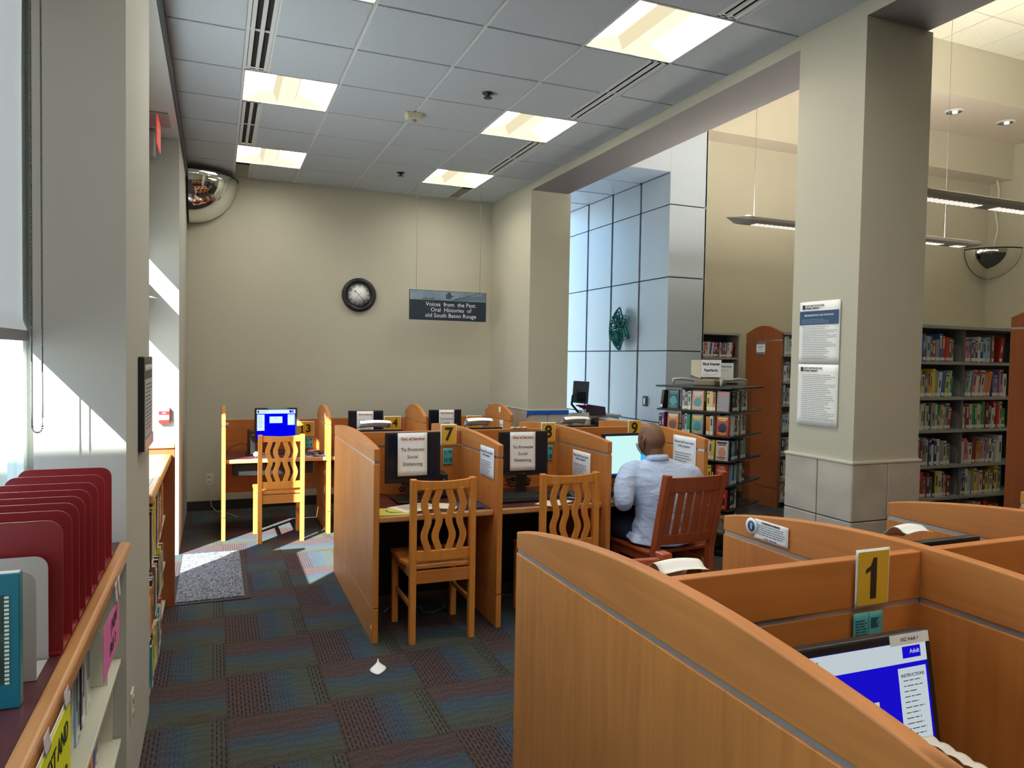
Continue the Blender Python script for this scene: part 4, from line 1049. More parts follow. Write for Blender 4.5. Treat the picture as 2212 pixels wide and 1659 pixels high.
tw = thing('crumpled_tissue', 'crumpled white tissue by the computer box in the back carrel', 'tissue', (0.335, 6.93, 0.716))
b = MB()
def ft(u, v):
    r = 0.024*(0.7+0.5*abs(math.sin(u*17+v*5))*abs(math.cos(v*13+u*3))); a = 2*PI*u; e = PI*(v-0.5)
    return (r*math.cos(e)*math.cos(a), r*math.cos(e)*math.sin(a), 0.018+0.9*r*math.sin(e))
b.grid(ft, 22, 14, smooth=False); obj('tissue', b, m_white, tw, normals=False)
def cable(label, pts, r=0.003):
    o = obj('black_cable', MB().tube(pts, r, 5), m_black2); tag(o, label, 'cable'); return o
cable('black cables looping up behind the computer box in the back carrel', [(0.10, 7.40, 0.715), (0.15, 7.38, 0.76), (0.22, 7.36, 0.785), (0.27, 7.3, 0.78), (0.29, 7.21, 0.76)])
cable('thin cable drooping on the divider of the left middle carrel', [(0.90, 4.76, 0.90), (0.895, 4.75, 0.86), (0.92, 4.74, 0.80), (0.925, 4.73, 0.74), (1.05, 4.72, 0.725)])
rnd = random.Random(5)
for k, lab in enumerate(('tangled black cables under the left middle monitor', 'tangled black cables under the centre middle monitor')):
    x0 = (1.22, 1.98)[k]; pts = []
    for i in range(40): pts.append((x0+0.09*math.sin(i*0.9+k), 4.715+0.04*math.cos(i*0.55), 0.73+0.07*abs(math.sin(i*0.37+k))))
    cable(lab, pts, 0.004)
for k, (lab, x0, y0_) in enumerate((('loose pale cables on the floor under the left middle desk', 1.0, 4.55), ('loose pale cables on the floor under the centre middle desk', 1.75, 4.5))):
    pts = [(x0+0.05*i+0.03*math.sin(i*2), y0_+0.12*math.sin(i*0.8), 0.006+0.01*(i % 3 == 1)) for i in range(9)]
    o = obj('floor_cable', MB().tube(pts, 0.004, 5), mat('grey_cable', (0.2, 0.2, 0.2), 0.5)); tag(o, lab, 'cable')
o = obj('clear_tape', MB().grid(lambda u, v: (0.13*(u-.5), 0.05*(v-.5), 0.006*abs(math.sin(u*9))), 12, 4), mat('tape_film', (0.66, 0.60, 0.52), 0.25), loc=(2.02, 4.80, 1.142), solid=0.0006); tag(o, 'crumpled clear tape on the divider left of card 8', 'tape')
o = obj('clear_tape', MB().grid(lambda u, v: (0.09*(u-.5), 0.035*(v-.5), 0.006*abs(math.sin(u*9))), 12, 4), _M['tape_film'], loc=(2.13, 1.247, 1.197), solid=0.0006); tag(o, 'crumpled clear tape on the near divider right of the panel', 'tape')
o = obj('clear_tape', MB().grid(lambda u, v: (0.018*(u-.5)-0.012*v, 0.07*(v-.5), 0.003*abs(math.sin(v*11))), 4, 14), _M['tape_film'], loc=(0.846, 0.60, 1.160), rot=(R(8), 0, 0), solid=0.0006); tag(o, 'peeling clear tape on the near end of the nearest carrel panel', 'tape')
# ------------------------------------------------------------------ books and shelving
PAL = [('white', (0.70, 0.70, 0.68)), ('cream', (0.62, 0.56, 0.40)), ('grey', (0.28, 0.28, 0.28)), ('black', (0.02, 0.02, 0.023)), ('red', (0.50, 0.03, 0.025)),
       ('dark red', (0.18, 0.02, 0.03)), ('blue', (0.04, 0.14, 0.40)), ('light blue', (0.30, 0.46, 0.62)), ('navy', (0.02, 0.035, 0.12)), ('green', (0.03, 0.28, 0.09)),
       ('pale green', (0.42, 0.52, 0.40)), ('orange', (0.70, 0.22, 0.03)), ('yellow', (0.75, 0.60, 0.05)), ('pink', (0.65, 0.20, 0.27)), ('brown', (0.20, 0.10, 0.05)), ('teal', (0.05, 0.30, 0.33)), ('purple', (0.22, 0.05, 0.28)), ('salmon', (0.66, 0.34, 0.24))]
PD = dict(PAL)
m_pages = mat('book_pages', (0.60, 0.57, 0.48), 0.8); m_lab = mat('spine_label', (0.80, 0.80, 0.78), 0.5)
def cov(c): return mat('cover_'+c.replace(' ', '_'), PD[c], 0.35)
m_lt = mat('spine_print_light', (0.65, 0.62, 0.55), 0.5); m_dk = mat('spine_print_dark', (0.06, 0.05, 0.06), 0.5)
LIGHTC = ('white', 'cream', 'light blue', 'pale green', 'yellow', 'salmon', 'grey', 'pink', 'orange')
def book_mesh(w, h, d, c, rnd, label=True):
    """spine toward -y, width along +x from 0, stands on z=0"""
    b = MB(); t = min(0.003, w*0.18)
    b.box(0, t, 0, d, 0, h); b.box(w-t, w, 0, d, 0, h); b.box(t, w-t, 0, t, 0, h)
    b.box(t, w-t, t, d-0.004, 0.003, h-0.004, 1)
    if label: b.box(w*0.06, w*0.94, -0.0006, 0, 0.008, 0.034, 2)
    s = rnd.random(); k = 3
    if s < 0.75:
        z0 = h*rnd.uniform(0.35, 0.5); b.box(w*0.3, w*0.7, -0.0006, 0, z0, z0+h*rnd.uniform(0.2, 0.42), k)
    if s < 0.35: b.box(w*0.1, w*0.9, -0.0006, 0, h*0.86, h*0.92, k)
    return b.mesh('book', [cov(c), m_pages, m_lab, m_dk if c in LIGHTC else m_lt])
ORD = ['first', 'second', 'third', 'fourth', 'fifth', 'sixth', 'seventh', 'eighth', 'ninth', 'tenth']
LABELS = set(); PENDING = []
def put_books(x, y, z, run, rnd, pal, rz=0.0, hr=(0.19, 0.245), wr=(0.014, 0.036), dd=(0.13, 0.17), shelf='', group='', lean_runs=0.25, gap=0.12, jit=0.012, sq=1):
    """fill a run along the local x axis starting at (x,y,z); rz turns the row. Books are separate things."""
    ca, sa = math.cos(rz), math.sin(rz); u = 0.0; out = []
    while u < run:
        if rnd.random() < gap and out: u += rnd.uniform(0.03, 0.10)
        lean = 0.0; n = rnd.randint(4, 9)
        if rnd.random() < lean_runs: lean = rnd.uniform(0.05, 0.16)
        if lean: u += 0.004
        for _ in range(n):
            w = rnd.uniform(*wr); h = rnd.uniform(*hr); d = rnd.uniform(*dd); c = rnd.choice(pal)
            step = w/math.cos(lean) + 0.0012
            if u + step + (h*math.sin(lean) if lean else 0) > run: u = run; break
            me = book_mesh(w, h, d, c, rnd); o = bpy.data.objects.new('book', me); COL.objects.link(o)
            j = rnd.uniform(0, jit)
            # lean to the right about the bottom right corner
            px = u + (w*math.cos(lean) if lean else 0)
            M = Matrix.Translation((x, y, z)) @ Matrix.Rotation(rz, 4, 'Z') @ Matrix.Translation((u + (step - 0.0012), j, 0)) @ Matrix.Rotation(lean, 4, 'Y') @ Matrix.Translation((-w, 0, 0.0006))
            o.matrix_world = M; o['category'] = 'book'; o['group'] = group
            size = 'thin' if w < 0.018 else ('thick' if w > 0.031 else ('tall' if h > hr[0]+(hr[1]-hr[0])*0.75 else ('short' if h < hr[0]+(hr[1]-hr[0])*0.25 else '')))
            out.append((o, c, size, lean)); u += step
        if lean: u += hr[1]*math.sin(lean)
    n = len(out)
    for i, (o, c, size, lean) in enumerate(out):
        l = out[i-1][1] if i else None; r = out[i+1][1] if i < n-1 else None
        q = ('leaning ' if lean else '') + (size + ' ' if size else '')
        near = ('between %s and %s' % (l, r)) if l and r else ('at the start, beside %s' % r if r else ('at the end, after %s' % l if l else 'alone'))
        base = '%s%s book %s, %s' % (q, c, near, shelf); lab = base
        if lab in LABELS:
            for e in ('left half', 'right half', 'middle'):
                lab = base + ', ' + e
                if lab not in LABELS: break
            else:
                lab = '%s%s book, %s, %s in line' % (q, c, shelf, (ORD[i] if i < 10 else '%dth' % (i+1)))
        LABELS.add(lab); o['label'] = lab
    return out

m_case = mat('shelf_steel', (0.16, 0.155, 0.15), 0.5, metal=0.1); m_caselt = mat('shelf_steel_edge', (0.36, 0.36, 0.35), 0.45, metal=0.2)
def shelving(label, x0, x1, yf, depth, zs, ztop, sections, back=True):
    t = thing('library_shelving', label, 'bookshelf', (0, 0, 0), group=None)
    fr = MB(); 
    for x in sections: fr.box(x-0.012, x+0.012, yf+0.02, yf+depth, 0, ztop)
    obj('upright', fr, m_case, t)
    obj('top_canopy', MB().box(x0, x1, yf-0.005, yf+depth+0.005, ztop, ztop+0.03), m_caselt, t, bevel=0.003)
    for z in zs:
        s = obj('shelf', MB().box(x0+0.012, x1-0.012, yf, yf+depth, z-0.025, z), m_caselt, t)
    obj('back_panel', MB().box(x0, x1, yf+depth-0.01, yf+depth, 0.0, ztop), m_case, t)
    obj('base', MB().box(x0, x1, yf+0.03, yf+depth, 0, zs[-1]-0.025), m_black2, t)
    return t
def bookend(par, x, y, z, h=0.15, rz=0, m=None):
    pts = [(-0.06, 0), (0.06, 0), (0.06, h*0.6)] + [(0.06*math.cos(a), h*0.6 + h*0.4*math.sin(a)) for a in [PI*k/8 for k in range(1, 8)]] + [(-0.06, h*0.6)]
    t = thing('bookend', par, 'bookend', (x, y, z), rz, group='metal bookends')
    obj('plate', MB().prism(pts, 'x', -0.001, 0.001), m or m_steel, t); obj('foot', MB().box(0, 0.09, -0.05, 0.05, 0, 0.0015), m or m_steel, t); return t
rnd = random.Random(21)
# range B, right of the big pillar
ZB_ = [1.677, 1.380, 1.105, 0.806, 0.536, 0.25]
shelving('long grey bookshelf of spine-labelled books, right of the big pillar', 4.975, 6.80, 4.25, 0.26, ZB_, 1.95, [4.987, 5.89, 6.79])
pals = [['white', 'light blue', 'blue', 'red', 'pink', 'grey', 'navy', 'brown', 'light blue', 'purple'], ['white', 'cream', 'light blue', 'orange', 'pale green', 'yellow', 'pink', 'blue', 'grey', 'pale green', 'green', 'white'],
        ['cream', 'white', 'grey', 'green', 'red', 'pale green', 'salmon', 'dark red', 'black', 'grey', 'cream'], ['dark red', 'grey', 'orange', 'white', 'cream', 'brown', 'pink', 'white', 'navy', 'cream'],
        ['black', 'pale green', 'salmon', 'red', 'grey', 'yellow', 'cream', 'dark red', 'white', 'navy'], ['white', 'red', 'black', 'grey', 'cream']]
for i, z in enumerate(ZB_):
    nm = ['top', 'second', 'third', 'fourth', 'fifth', 'bottom'][i] + ' shelf right of pillar'
    wr = (0.021, 0.044)
    if i < 5: put_books(5.27, 4.262, z, 0.50, rnd, pals[i], shelf=nm, group='books on the shelf right of the pillar', hr=(0.17, 0.235), wr=wr, gap=0.06)
    put_books(5.905 if i < 5 else 5.95, 4.262, z, 0.53 if i < 5 else 0.45, rnd, pals[i], shelf=nm, group='books on the shelf right of the pillar', hr=(0.17, 0.235), wr=wr, gap=0.06)
    if i < 5: bookend('rounded grey bookend on the %s' % nm, 5.872, 4.34, z+0.0008, rz=PI)
# range A with the arched cherry end panel
def end_panel(label, x, y0, y1, zc, ze, zs, sign=False):
    t = thing('end_panel', label, 'bookshelf end panel', (0, 0, 0), group=None)
    obj('panel', MB().box(x-0.015, x+0.015, y0, y1, 0.22, zs-0.006), w_end, t, bevel=0.003)
    obj('plinth', MB().box(x-0.015, x+0.015, y0, y1, 0, 0.21), w_end, t, bevel=0.003)
    obj('metal_strip', MB().box(x-0.011, x+0.011, y0+0.004, y1-0.004, zs-0.008, zs+0.008), m_alu, t)
    n = 20; pts = [(y0, zs+0.006), (y1, zs+0.006)] + [(y0+(y1-y0)*k/n, ze+(zc-ze)*math.sin(PI*k/n)) for k in range(n+1)][::-1]
    obj('arched_cap', MB().prism(pts, 'x', x-0.015, x+0.015), w_end, t, bevel=0.003)
    return t
ZA = [1.74, 1.436, 1.175, 0.884, 0.615, 0.33, 0.09]
shelving('narrow strip of grey bookshelf between end panel and pillar', 5.89, 6.85, 6.40, 0.28, ZA, 1.96, [5.905, 6.84])
end_panel('arched reddish wood end panel behind the paperback rack', 5.87, 6.40, 6.98, 2.07, 1.985, 1.90)
t = thing('label_holder', 'small silver label holder on the arched end panel', 'sign', (5.853, 6.715, 1.81), rz=-PI/2)
obj('holder', MB().box(-0.075, 0.075, -0.008, 0, -0.075, 0.075), m_alu, t, bevel=0.003); obj('card', MB().box(-0.07, 0.07, -0.009, -0.008, -0.045, 0.045), m_white, t)
text('FICTION', 0.02, m_ink, t, 0, 0.015, -0.0095); text('A - D', 0.016, m_ink, t, 0, -0.015, -0.0095)
for i, z in enumerate(ZA):
    put_books(5.92, 6.412, z, 0.15, rnd, ['black', 'white', 'grey', 'cream', 'black', 'navy', 'yellow' if i == 1 else 'grey', 'pale green' if i > 4 else 'light blue'], shelf='%s shelf beside arched panel' % ['top', 'second', 'third', 'fourth', 'fifth', 'sixth', 'bottom'][i], group='books beside the arched end panel', hr=(0.17, 0.22), wr=(0.022, 0.042), gap=0.0, lean_runs=0.15)
ZL = [1.70, 1.42, 1.14, 0.86, 0.58, 0.30, 0.09]
shelving('grey bookshelf against the hall wall, behind the paperback rack', 5.265, 5.85, 7.08, 0.28, ZL, 1.965, [5.28, 5.835])
put_books(5.295, 7.092, 1.70, 0.50, rnd, ['blue', 'white', 'red', 'purple', 'black', 'teal', 'light blue', 'brown', 'blue'], shelf='top shelf against the hall wall', group='books on the shelf against the hall wall', hr=(0.165, 0.18), wr=(0.017, 0.030), gap=0)
put_books(5.295, 7.092, 1.42, 0.12, rnd, ['black', 'grey', 'brown', 'navy'], shelf='second shelf against the hall wall', group='books on the shelf against the hall wall', hr=(0.165, 0.19), wr=(0.02, 0.034), gap=0)
# range C, only its end panel shows
end_panel('tall reddish wood end panel cut by the right edge', 4.105, 2.12, 2.70, 1.99, 1.915, 1.855)
shelving('back side of the bookshelf behind the right-edge end panel', 4.125, 6.0, 2.16, 0.5, [1.6, 1.2, 0.8, 0.4, 0.1], 1.85, [4.14, 5.98])

# ---------------- paperback rack
T0 = Vector((3.93, 4.85, 0)); UL = Vector((-0.468, 0.884, 0)).normalized(); UR = Vector((0.884, 0.468, 0)).normalized(); S = 0.683
RZ = math.atan2(UR.y, UR.x); CEN = T0 + (UL+UR)*S/2
rack = thing('paperback_rack', 'square revolving rack of paperbacks with black shelves and clear dividers', 'book rack', tuple(CEN), RZ)
# local frame: x along UR, y along UL; near corner at (-S/2,-S/2); left face normal -x, right face normal -y
ZR = [1.225, 1.02, 0.815, 0.61, 0.405, 0.20]
h = S/2
obj('core', MB().box(-h+0.16, h-0.16, -h+0.16, h-0.16, 0.05, 1.41), mat('rack_core', (0.16, 0.12, 0.09), 0.7), rack)
obj('base', MB().box(-h+0.05, h-0.05, -h+0.05, h-0.05, 0, 0.05), m_black, rack, bevel=0.01)
for z in ZR: obj('shelf', MB().box(-h, h, -h, h, z-0.014, z), m_black, rack, bevel=0.004)
obj('top_shelf', MB().box(-h-0.01, h+0.01, -h-0.01, h+0.01, 1.415, 1.43), m_black, rack, bevel=0.004)
m_acr = glass_mat('clear_acrylic', (0.86, 0.88, 0.88), 0.10)
FX = [-h+0.004, -h+0.14, -h+0.245, -h+0.44, -h+0.545]
for z in ZR[:]:
    for k, u in enumerate([-h+0.23, -h+0.45]):
        obj('divider', MB().box(-h+0.005, -h+0.15, u-0.0015, u+0.0015, z+0.001, z+0.17), m_acr, rack); obj('divider', MB().box(u-0.0015, u+0.0015, -h+0.005, -h+0.15, z+0.001, z+0.17), m_acr, rack)
for k, (a, b_) in enumerate((((-h*0.9, -h*0.7), (0, -0.1)), ((h*0.9, -h*0.6), (0.05, -0.05)), ((-h*0.5, h*0.8), (-0.02, 0.1)))):
    arm = MB(); A = Vector((*a, 1.435)); B = Vector((*b_, 1.465)); arm.tube([A, A+Vector((0, 0, 0.045)), A*0.7+B*0.3+Vector((0, 0, 0.045)), B], 0.013, 8)
    obj('top_arm', arm, mat('arm_metal', (0.45, 0.46, 0.47), 0.4, metal=0.3), rack)
obj('top_hub', MB().box(-0.13, 0.13, -0.10, 0.10, 1.432, 1.485), mat('hub_tan', (0.30, 0.22, 0.15), 0.6), rack, bevel=0.01)
t = thing('acrylic_sign', 'Black Interest Paperbacks sign in a clear holder on the rack', 'sign', (3.86, 5.03, 1.50), rz=R(-30))
obj('holder', MB().box(-0.17, 0.085, 0.0, 0.003, 0.0, 0.16), m_acr, t)
obj('paper', MB().box(-0.082, 0.083, -0.002, -0.0005, 0.012, 0.158), m_white, t); obj('side_paper', MB().prism([(-0.165, 0.03), (-0.085, 0.0), (-0.085, 0.155), (-0.165, 0.155)], 'y', -0.002, -0.0005), m_cream_p, t)
text('Black Interest', 0.031, m_ink, t, 0, 0.122, -0.0025, sx=0.80, bold=0.001); text('Paperbacks', 0.031, m_ink, t, 0, 0.07, -0.0025, sx=0.80, bold=0.001); obj('small_print', lines_mb(0.13, 0.035, 2, 0.012, 0.0022, seed=3, y=-0.0024), m_gink, t)
t = thing('acrylic_sign', 'smaller Paperbacks sign standing on the rack, right of the other', 'sign', (4.06, 5.08, 1.488), rz=R(-32))
obj('paper', MB().box(-0.058, 0.058, -0.002, 0.0, 0.0, 0.145), m_white, t); text('Paperbacks', 0.024, m_gink, t, 0, 0.115, -0.0025, sx=0.8, bold=0.0006); obj('small_print', lines_mb(0.09, 0.09, 2, 0.012, 0.0018, seed=3, y=-0.0024), m_gink, t)
RM = Matrix.Translation(CEN) @ Matrix.Rotation(RZ, 4, 'Z')
def faced(label, u, z, face, c, w=0.105, hh=0.17, title=None, accent='cream', spot='black'):
    t = thing('paperback', label, 'paperback', group='paperbacks facing out on the rack')
    th = 0.022
    F = RM @ (Matrix.Translation((u, -h+0.012, z)) if face == 'R' else (Matrix.Translation((-h+0.012, u, z)) @ Matrix.Rotation(-PI/2, 4, 'Z')))
    t.matrix_world = F @ Matrix.Rotation(R(-3), 4, 'X')
    obj('cover', MB().box(-w/2, w/2, 0, th, 0.002, hh), [cov(c), m_pages], t, bevel=0.001, seg=1)
    obj('pages', MB().box(-w/2+0.002, w/2-0.0005, 0.002, th-0.002, 0.004, hh+0.0006), m_pages, t)
    b = MB()
    if spot:
        n = 14; r2_ = random.Random(hash(label) % 999); pts = [(0.030*w/0.105*(1+0.35*r2_.random())*math.cos(2*PI*k/n), hh*0.42+0.036*(1+0.35*r2_.random())*math.sin(2*PI*k/n)) for k in range(n)]
        b.prism(pts, 'y', -0.0008, 0.0); obj('cover_picture', b, cov(spot), t)
    if title:
        for i, s in enumerate(title): text(s, 0.029, cov(accent), t, 0, hh*0.87-i*0.027, -0.001, bold=0.0012, sx=0.85)
    else:
        b2 = MB(); b2.box(-w*0.4, w*0.4, -0.0008, 0, hh*0.84, hh*0.93); b2.box(-w*0.3, w*0.3, -0.0008, 0, hh*0.76, hh*0.81); obj('cover_title', b2, cov(accent), t)
    b3 = MB(); b3.box(-w*0.4, w*0.35, -0.0008, 0, hh*0.14, hh*0.19); b3.box(-w*0.25, w*0.25, -0.0008, 0, hh*0.07, hh*0.10); obj('cover_text', b3, cov('yellow' if c == 'red' else accent), t)
    return t
def spines(u, z, face, run, pal, nm, k):
    F = RM @ (Matrix.Translation((u, -h+0.012, z)) if face == 'R' else (Matrix.Translation((-h+0.012, u+run, z)) @ Matrix.Rotation(-PI/2, 4, 'Z')))
    loc = F.translation; rz = RZ if face == 'R' else RZ - PI/2
    put_books(loc.x, loc.y, loc.z+0.0005, run, rnd, pal, rz=rz, hr=(0.155, 0.172), wr=(0.021, 0.032), dd=(0.10, 0.106), shelf=nm, group='paperbacks shelved spine out on the rack', gap=0, lean_runs=0.2, jit=0.004)
# right face (normal -y): cover out pocket then spines
rows = ['top', 'second', 'third', 'fourth', 'fifth', 'lowest']
rc = [('pink romance paperback with pale title', 'salmon', 'cream', 'grey'), ('red paperback with dancing figures and script title', 'red', 'yellow', 'black'), ('pale paperback with a shelf of pink books pictured', 'white', 'dark red', 'salmon'),
      ('red paperback titled Carl Weber, upper of the two', 'red', 'cream', 'black'), ('red paperback titled Carl Weber, lower of the two', 'red', 'cream', 'black'), ('brown paperback on the lowest rack tier', 'brown', 'cream', 'grey')]
lc = [('peach paperback with a soft portrait', 'salmon', 'white', 'teal'), ('pale paperback with blue and yellow flower', 'grey', 'yellow', 'teal'), ('orange portrait paperback in the third tier', 'orange', 'white', 'brown'), ('grey paperback partly hidden by the chair', 'grey', 'red', 'black'),
      ('blue paperback low on the left rack face', 'blue', 'white', 'navy'), ('cream paperback lowest on the left face', 'cream', 'red', 'grey')]
for i, z in enumerate(ZR):
    lab, c, a, s = rc[i]
    lab2, c2, a2, s2 = lc[i]
    # left (wide) face: u runs along local y from the near corner
    if i < 6:
        faced(lab if i else 'pale paperback with pink script title, top tier near the corner', -h+0.075, z, 'L', c if i else 'grey', title=['CARL', 'WEBER'] if i in (3, 4) else None, accent=a if i else 'pink', spot=s)
        spines(-h+0.135, z, 'L', 0.085, ['white', 'yellow', 'orange', 'cream', 'black'], '%s rack tier near the corner' % rows[i], i)
    if i < 4: faced(lab2, -h+0.30, z, 'L', c2, accent=a2, spot=s2)
    if i < 4: spines(-h+0.36, z, 'L', 0.085, ['white', 'green', 'pale green', 'brown', 'light blue'], '%s rack tier, middle pocket' % rows[i], i)
    if i < 2: faced(['dark green paperback, top tier at the left end', 'orange framed paperback, second tier at the left end'][i], -h+0.53, z, 'L', ['black', 'orange'][i], accent=['teal', 'white'][i], spot=['teal', 'brown'][i])
    if i < 3: spines(-h+0.595, z, 'L', 0.07, ['purple', 'brown', 'red', 'black'], '%s rack tier, left end' % rows[i], i)
    spines(-h+0.065, z, 'R', 0.155, ['black', 'black', 'light blue', 'white', 'navy', 'black'], '%s rack tier, right face' % rows[i], i)
    if i < 4: spines(-h+0.26, z, 'R', 0.13, ['black', 'white', 'teal', 'grey'], '%s rack tier, far right face' % rows[i], i)

# ---------------- left low bookcases
m_cs = mat('cream_steel', (0.60, 0.60, 0.50), 0.4)
t = thing('low_bookcase', 'low bookcase with burgundy top and wood edge, nearest at the left', 'bookcase', (0, 0, 0))
obj('counter_top', MB().box(-0.56, -0.300, -1.1, 2.728, 0.962, 0.999), m_desk, t)
obj('wood_edge', MB().box(-0.302, -0.266, -1.1, 2.728, 0.956, 1.001), w_edgey, t, bevel=0.010, seg=3)
sh = MB(); 
for z in (0.603, 0.33, 0.07): obj('shelf', MB().box(-0.55, -0.295, -1.1, 2.728, z-0.016, z), m_cs, t, bevel=0.002)
obj('back_panel', MB().box(-0.563, -0.55, -1.1, 2.728, 0, 0.96), m_cs, t)
obj('upright', MB().box(-0.55, -0.32, 2.716, 2.728, 0, 0.96), m_cs, t); obj('upright', MB().box(-0.55, -0.32, 1.36, 1.372, 0, 0.96), m_cs, t)
t = thing('low_bookcase', 'low bookcase beyond the column, sunlit top and raised wood end', 'bookcase', (0, 0, 0))
m_top_glare = mat('laminate_with_glare', (0.30, 0.27, 0.30), 0.3)  # burgundy laminate with window glare painted in as a lighter grey
obj('counter_top', MB().box(-0.56, -0.300, 3.64, 5.10, 0.955, 0.990), m_top_glare, t)
obj('wood_edge', MB().box(-0.302, -0.264, 3.64, 5.10, 0.948, 0.992), w_edgey, t, bevel=0.010, seg=3)
for z in (0.60, 0.30, 0.05): obj('shelf', MB().box(-0.55, -0.30, 3.64, 5.10, z-0.016, z), m_cs, t)
obj('back_panel', MB().box(-0.563, -0.55, 3.64, 5.10, 0, 0.955), w_end, t)
obj('end_panel', MB().box(-0.56, -0.245, 5.10, 5.135, 0, 1.045), w_end, t, bevel=0.003)
obj('end_cap', MB().box(-0.56, -0.245, 5.085, 5.14, 1.03, 1.055), w_edge, t, bevel=0.005)

# books on the near low bookcase (spines face +x)
rn = random.Random(4)
put_books(-0.335, 1.955, 0.603, 0.47, rn, ['white', 'light blue', 'white', 'cream', 'grey', 'navy', 'pale green'], rz=PI/2, hr=(0.20, 0.255), wr=(0.02, 0.045), dd=(0.15, 0.18), shelf='upper shelf under the burgundy top', group='books under the burgundy counter', gap=0, lean_runs=0)
put_books(-0.335, 1.375, 0.603, 0.50, rn, ['navy', 'red', 'white', 'grey', 'cream'], rz=PI/2, hr=(0.22, 0.27), wr=(0.03, 0.055), dd=(0.16, 0.19), shelf='shelf behind the yellow sign', group='books under the burgundy counter', gap=0, lean_runs=0)
for k, (y, c, w_, h_, l) in enumerate(((1.80, 'white', 0.062, 0.245, 'fat white volume with slash label, front one of two under the burgundy top'), )):
    pass
put_books(-0.335, 2.12, 0.33, 0.50, rn, ['cream', 'brown', 'orange', 'blue', 'red', 'blue'], rz=PI/2, hr=(0.17, 0.22), wr=(0.03, 0.05), dd=(0.15, 0.18), shelf='lower shelf under the burgundy top', group='books under the burgundy counter', gap=0, lean_runs=0.2)
bookend('grey rounded bookend at the far end of the shelf under the burgundy top', -0.37, 2.52, 0.604, 0.19, rz=PI/2, m=m_cs)
rn = random.Random(9)
dark = ['navy', 'black', 'dark red', 'teal', 'brown', 'red', 'yellow', 'grey', 'black', 'cream', 'light blue']
put_books(-0.285, 3.66, 0.60, 1.15, rn, dark, rz=PI/2, hr=(0.24, 0.32), wr=(0.032, 0.06), dd=(0.17, 0.22), shelf='top shelf beyond the column', group='books beyond the column', gap=0.0, lean_runs=0.0)
put_books(-0.280, 3.66, 0.30, 0.95, rn, dark+['green', 'orange'], rz=PI/2, hr=(0.20, 0.27), wr=(0.032, 0.06), dd=(0.17, 0.21), shelf='middle shelf beyond the column', group='books beyond the column', gap=0.0, lean_runs=0.0)
put_books(-0.275, 3.66, 0.05, 0.85, rn, dark+['white', 'purple'], rz=PI/2, hr=(0.18, 0.23), wr=(0.032, 0.06), dd=(0.17, 0.21), shelf='bottom shelf beyond the column', group='books beyond the column', gap=0.0, lean_runs=0.0)
def lean_out(label, y, z, w, hh, d, c, a):
    b = book_mesh(w, hh, d, c, rn, False); o = bpy.data.objects.new('book', b); COL.objects.link(o)
    o.matrix_world = Matrix.Translation((-0.245, y, z)) @ Matrix.Rotation(PI/2, 4, 'Z') @ Matrix.Rotation(a, 4, 'X'); tag(o, label, 'book', 'books beyond the column'); return o

# maroon sorter on the counter
m_mar = mat('maroon_steel', (0.21, 0.010, 0.013), 0.42)
t = thing('file_sorter', 'maroon metal file sorter with rounded upright plates on the burgundy top', 'file sorter', (-0.42, 2.12, 1.0))
obj('base', MB().box(-0.12, 0.12, -0.38, 0.415, 0.0, 0.006), m_mar, t)
def rr(w, h0, r=0.03):
    pts = [(-w/2, 0), (w/2, 0)] + [(w/2-r+r*math.cos(a), h0-r+r*math.sin(a)) for a in [PI/2*k/6 for k in range(7)]] + [(-w/2+r+r*math.cos(a), h0-r+r*math.sin(a)) for a in [PI/2+PI/2*k/6 for k in range(7)]]
    return pts
for y in (1.75, 1.855, 1.945, 2.03, 2.125, 2.235, 2.37, 2.515):
    obj('plate', MB().prism(rr(0.245, 0.283), 'y', y-2.12, y-2.12+0.0035), m_mar, t)
    obj('tab', MB().box(0.07, 0.122, y-2.12+0.0035, y-2.12+0.05, 0.006, 0.0085), mat('maroon_light', (0.30, 0.05, 0.04), 0.45), t)
for y, x, lab in ((1.62, -0.40, 'beige steel bookend right behind the teal book'), (1.74-0.012, -0.40, 'beige steel bookend between maroon sorter and the other beige one')):
    e = thing('bookend', lab, 'bookend', (x, y, 1.0), 0, group='metal bookends')
    mm = mat('beige_steel', (0.42, 0.39, 0.35), 0.4)
    obj('plate', MB().prism(rr(0.16, 0.215, 0.025), 'y', 0, 0.002), mm, e)
    obj('foot', MB().box(-0.08, 0.08, 0.002, 0.10 if y < 1.65 else 0.008, 0, 0.002), mm, e)
e = thing('teal_book', 'teal picture book facing the viewer at the left edge, on the burgundy top', 'book', (-0.432, 1.505, 1.0))
obj('cover', MB().box(-0.11, 0.11, 0, 0.024, 0, 0.242), mat('teal_cover', (0.01, 0.16, 0.22), 0.3), e, bevel=0.002)
obj('pages', MB().box(-0.108, 0.107, 0.003, 0.021, 0.002, 0.2425), m_pages, e)
obj('cover_picture', MB().box(-0.095, 0.087, -0.001, 0, 0.045, 0.205), mat('picture_green', (0.03, 0.07, 0.05), 0.3, noise=(20, 0.5, (1, 1, 1))), e)
bd = MB()
for k in range(22): bd.box(0.087, 0.094, -0.0014, -0.0002, 0.045+k*0.0073, 0.049+k*0.0073)
obj('checker_border', bd, m_cream_p, e); text('a', 0.03, m_white, e, 0.062, 0.165, -0.0015)
e = thing('standing_booklet', 'white booklet with dark pages behind the teal book', 'book', (-0.435, 1.56, 1.0))
obj('cover', MB().box(-0.1, 0.068, 0, 0.012, 0, 0.27), m_white, e, bevel=0.001); obj('photo', MB().box(-0.09, 0.063, -0.001, 0, 0.15, 0.255), m_black, e)

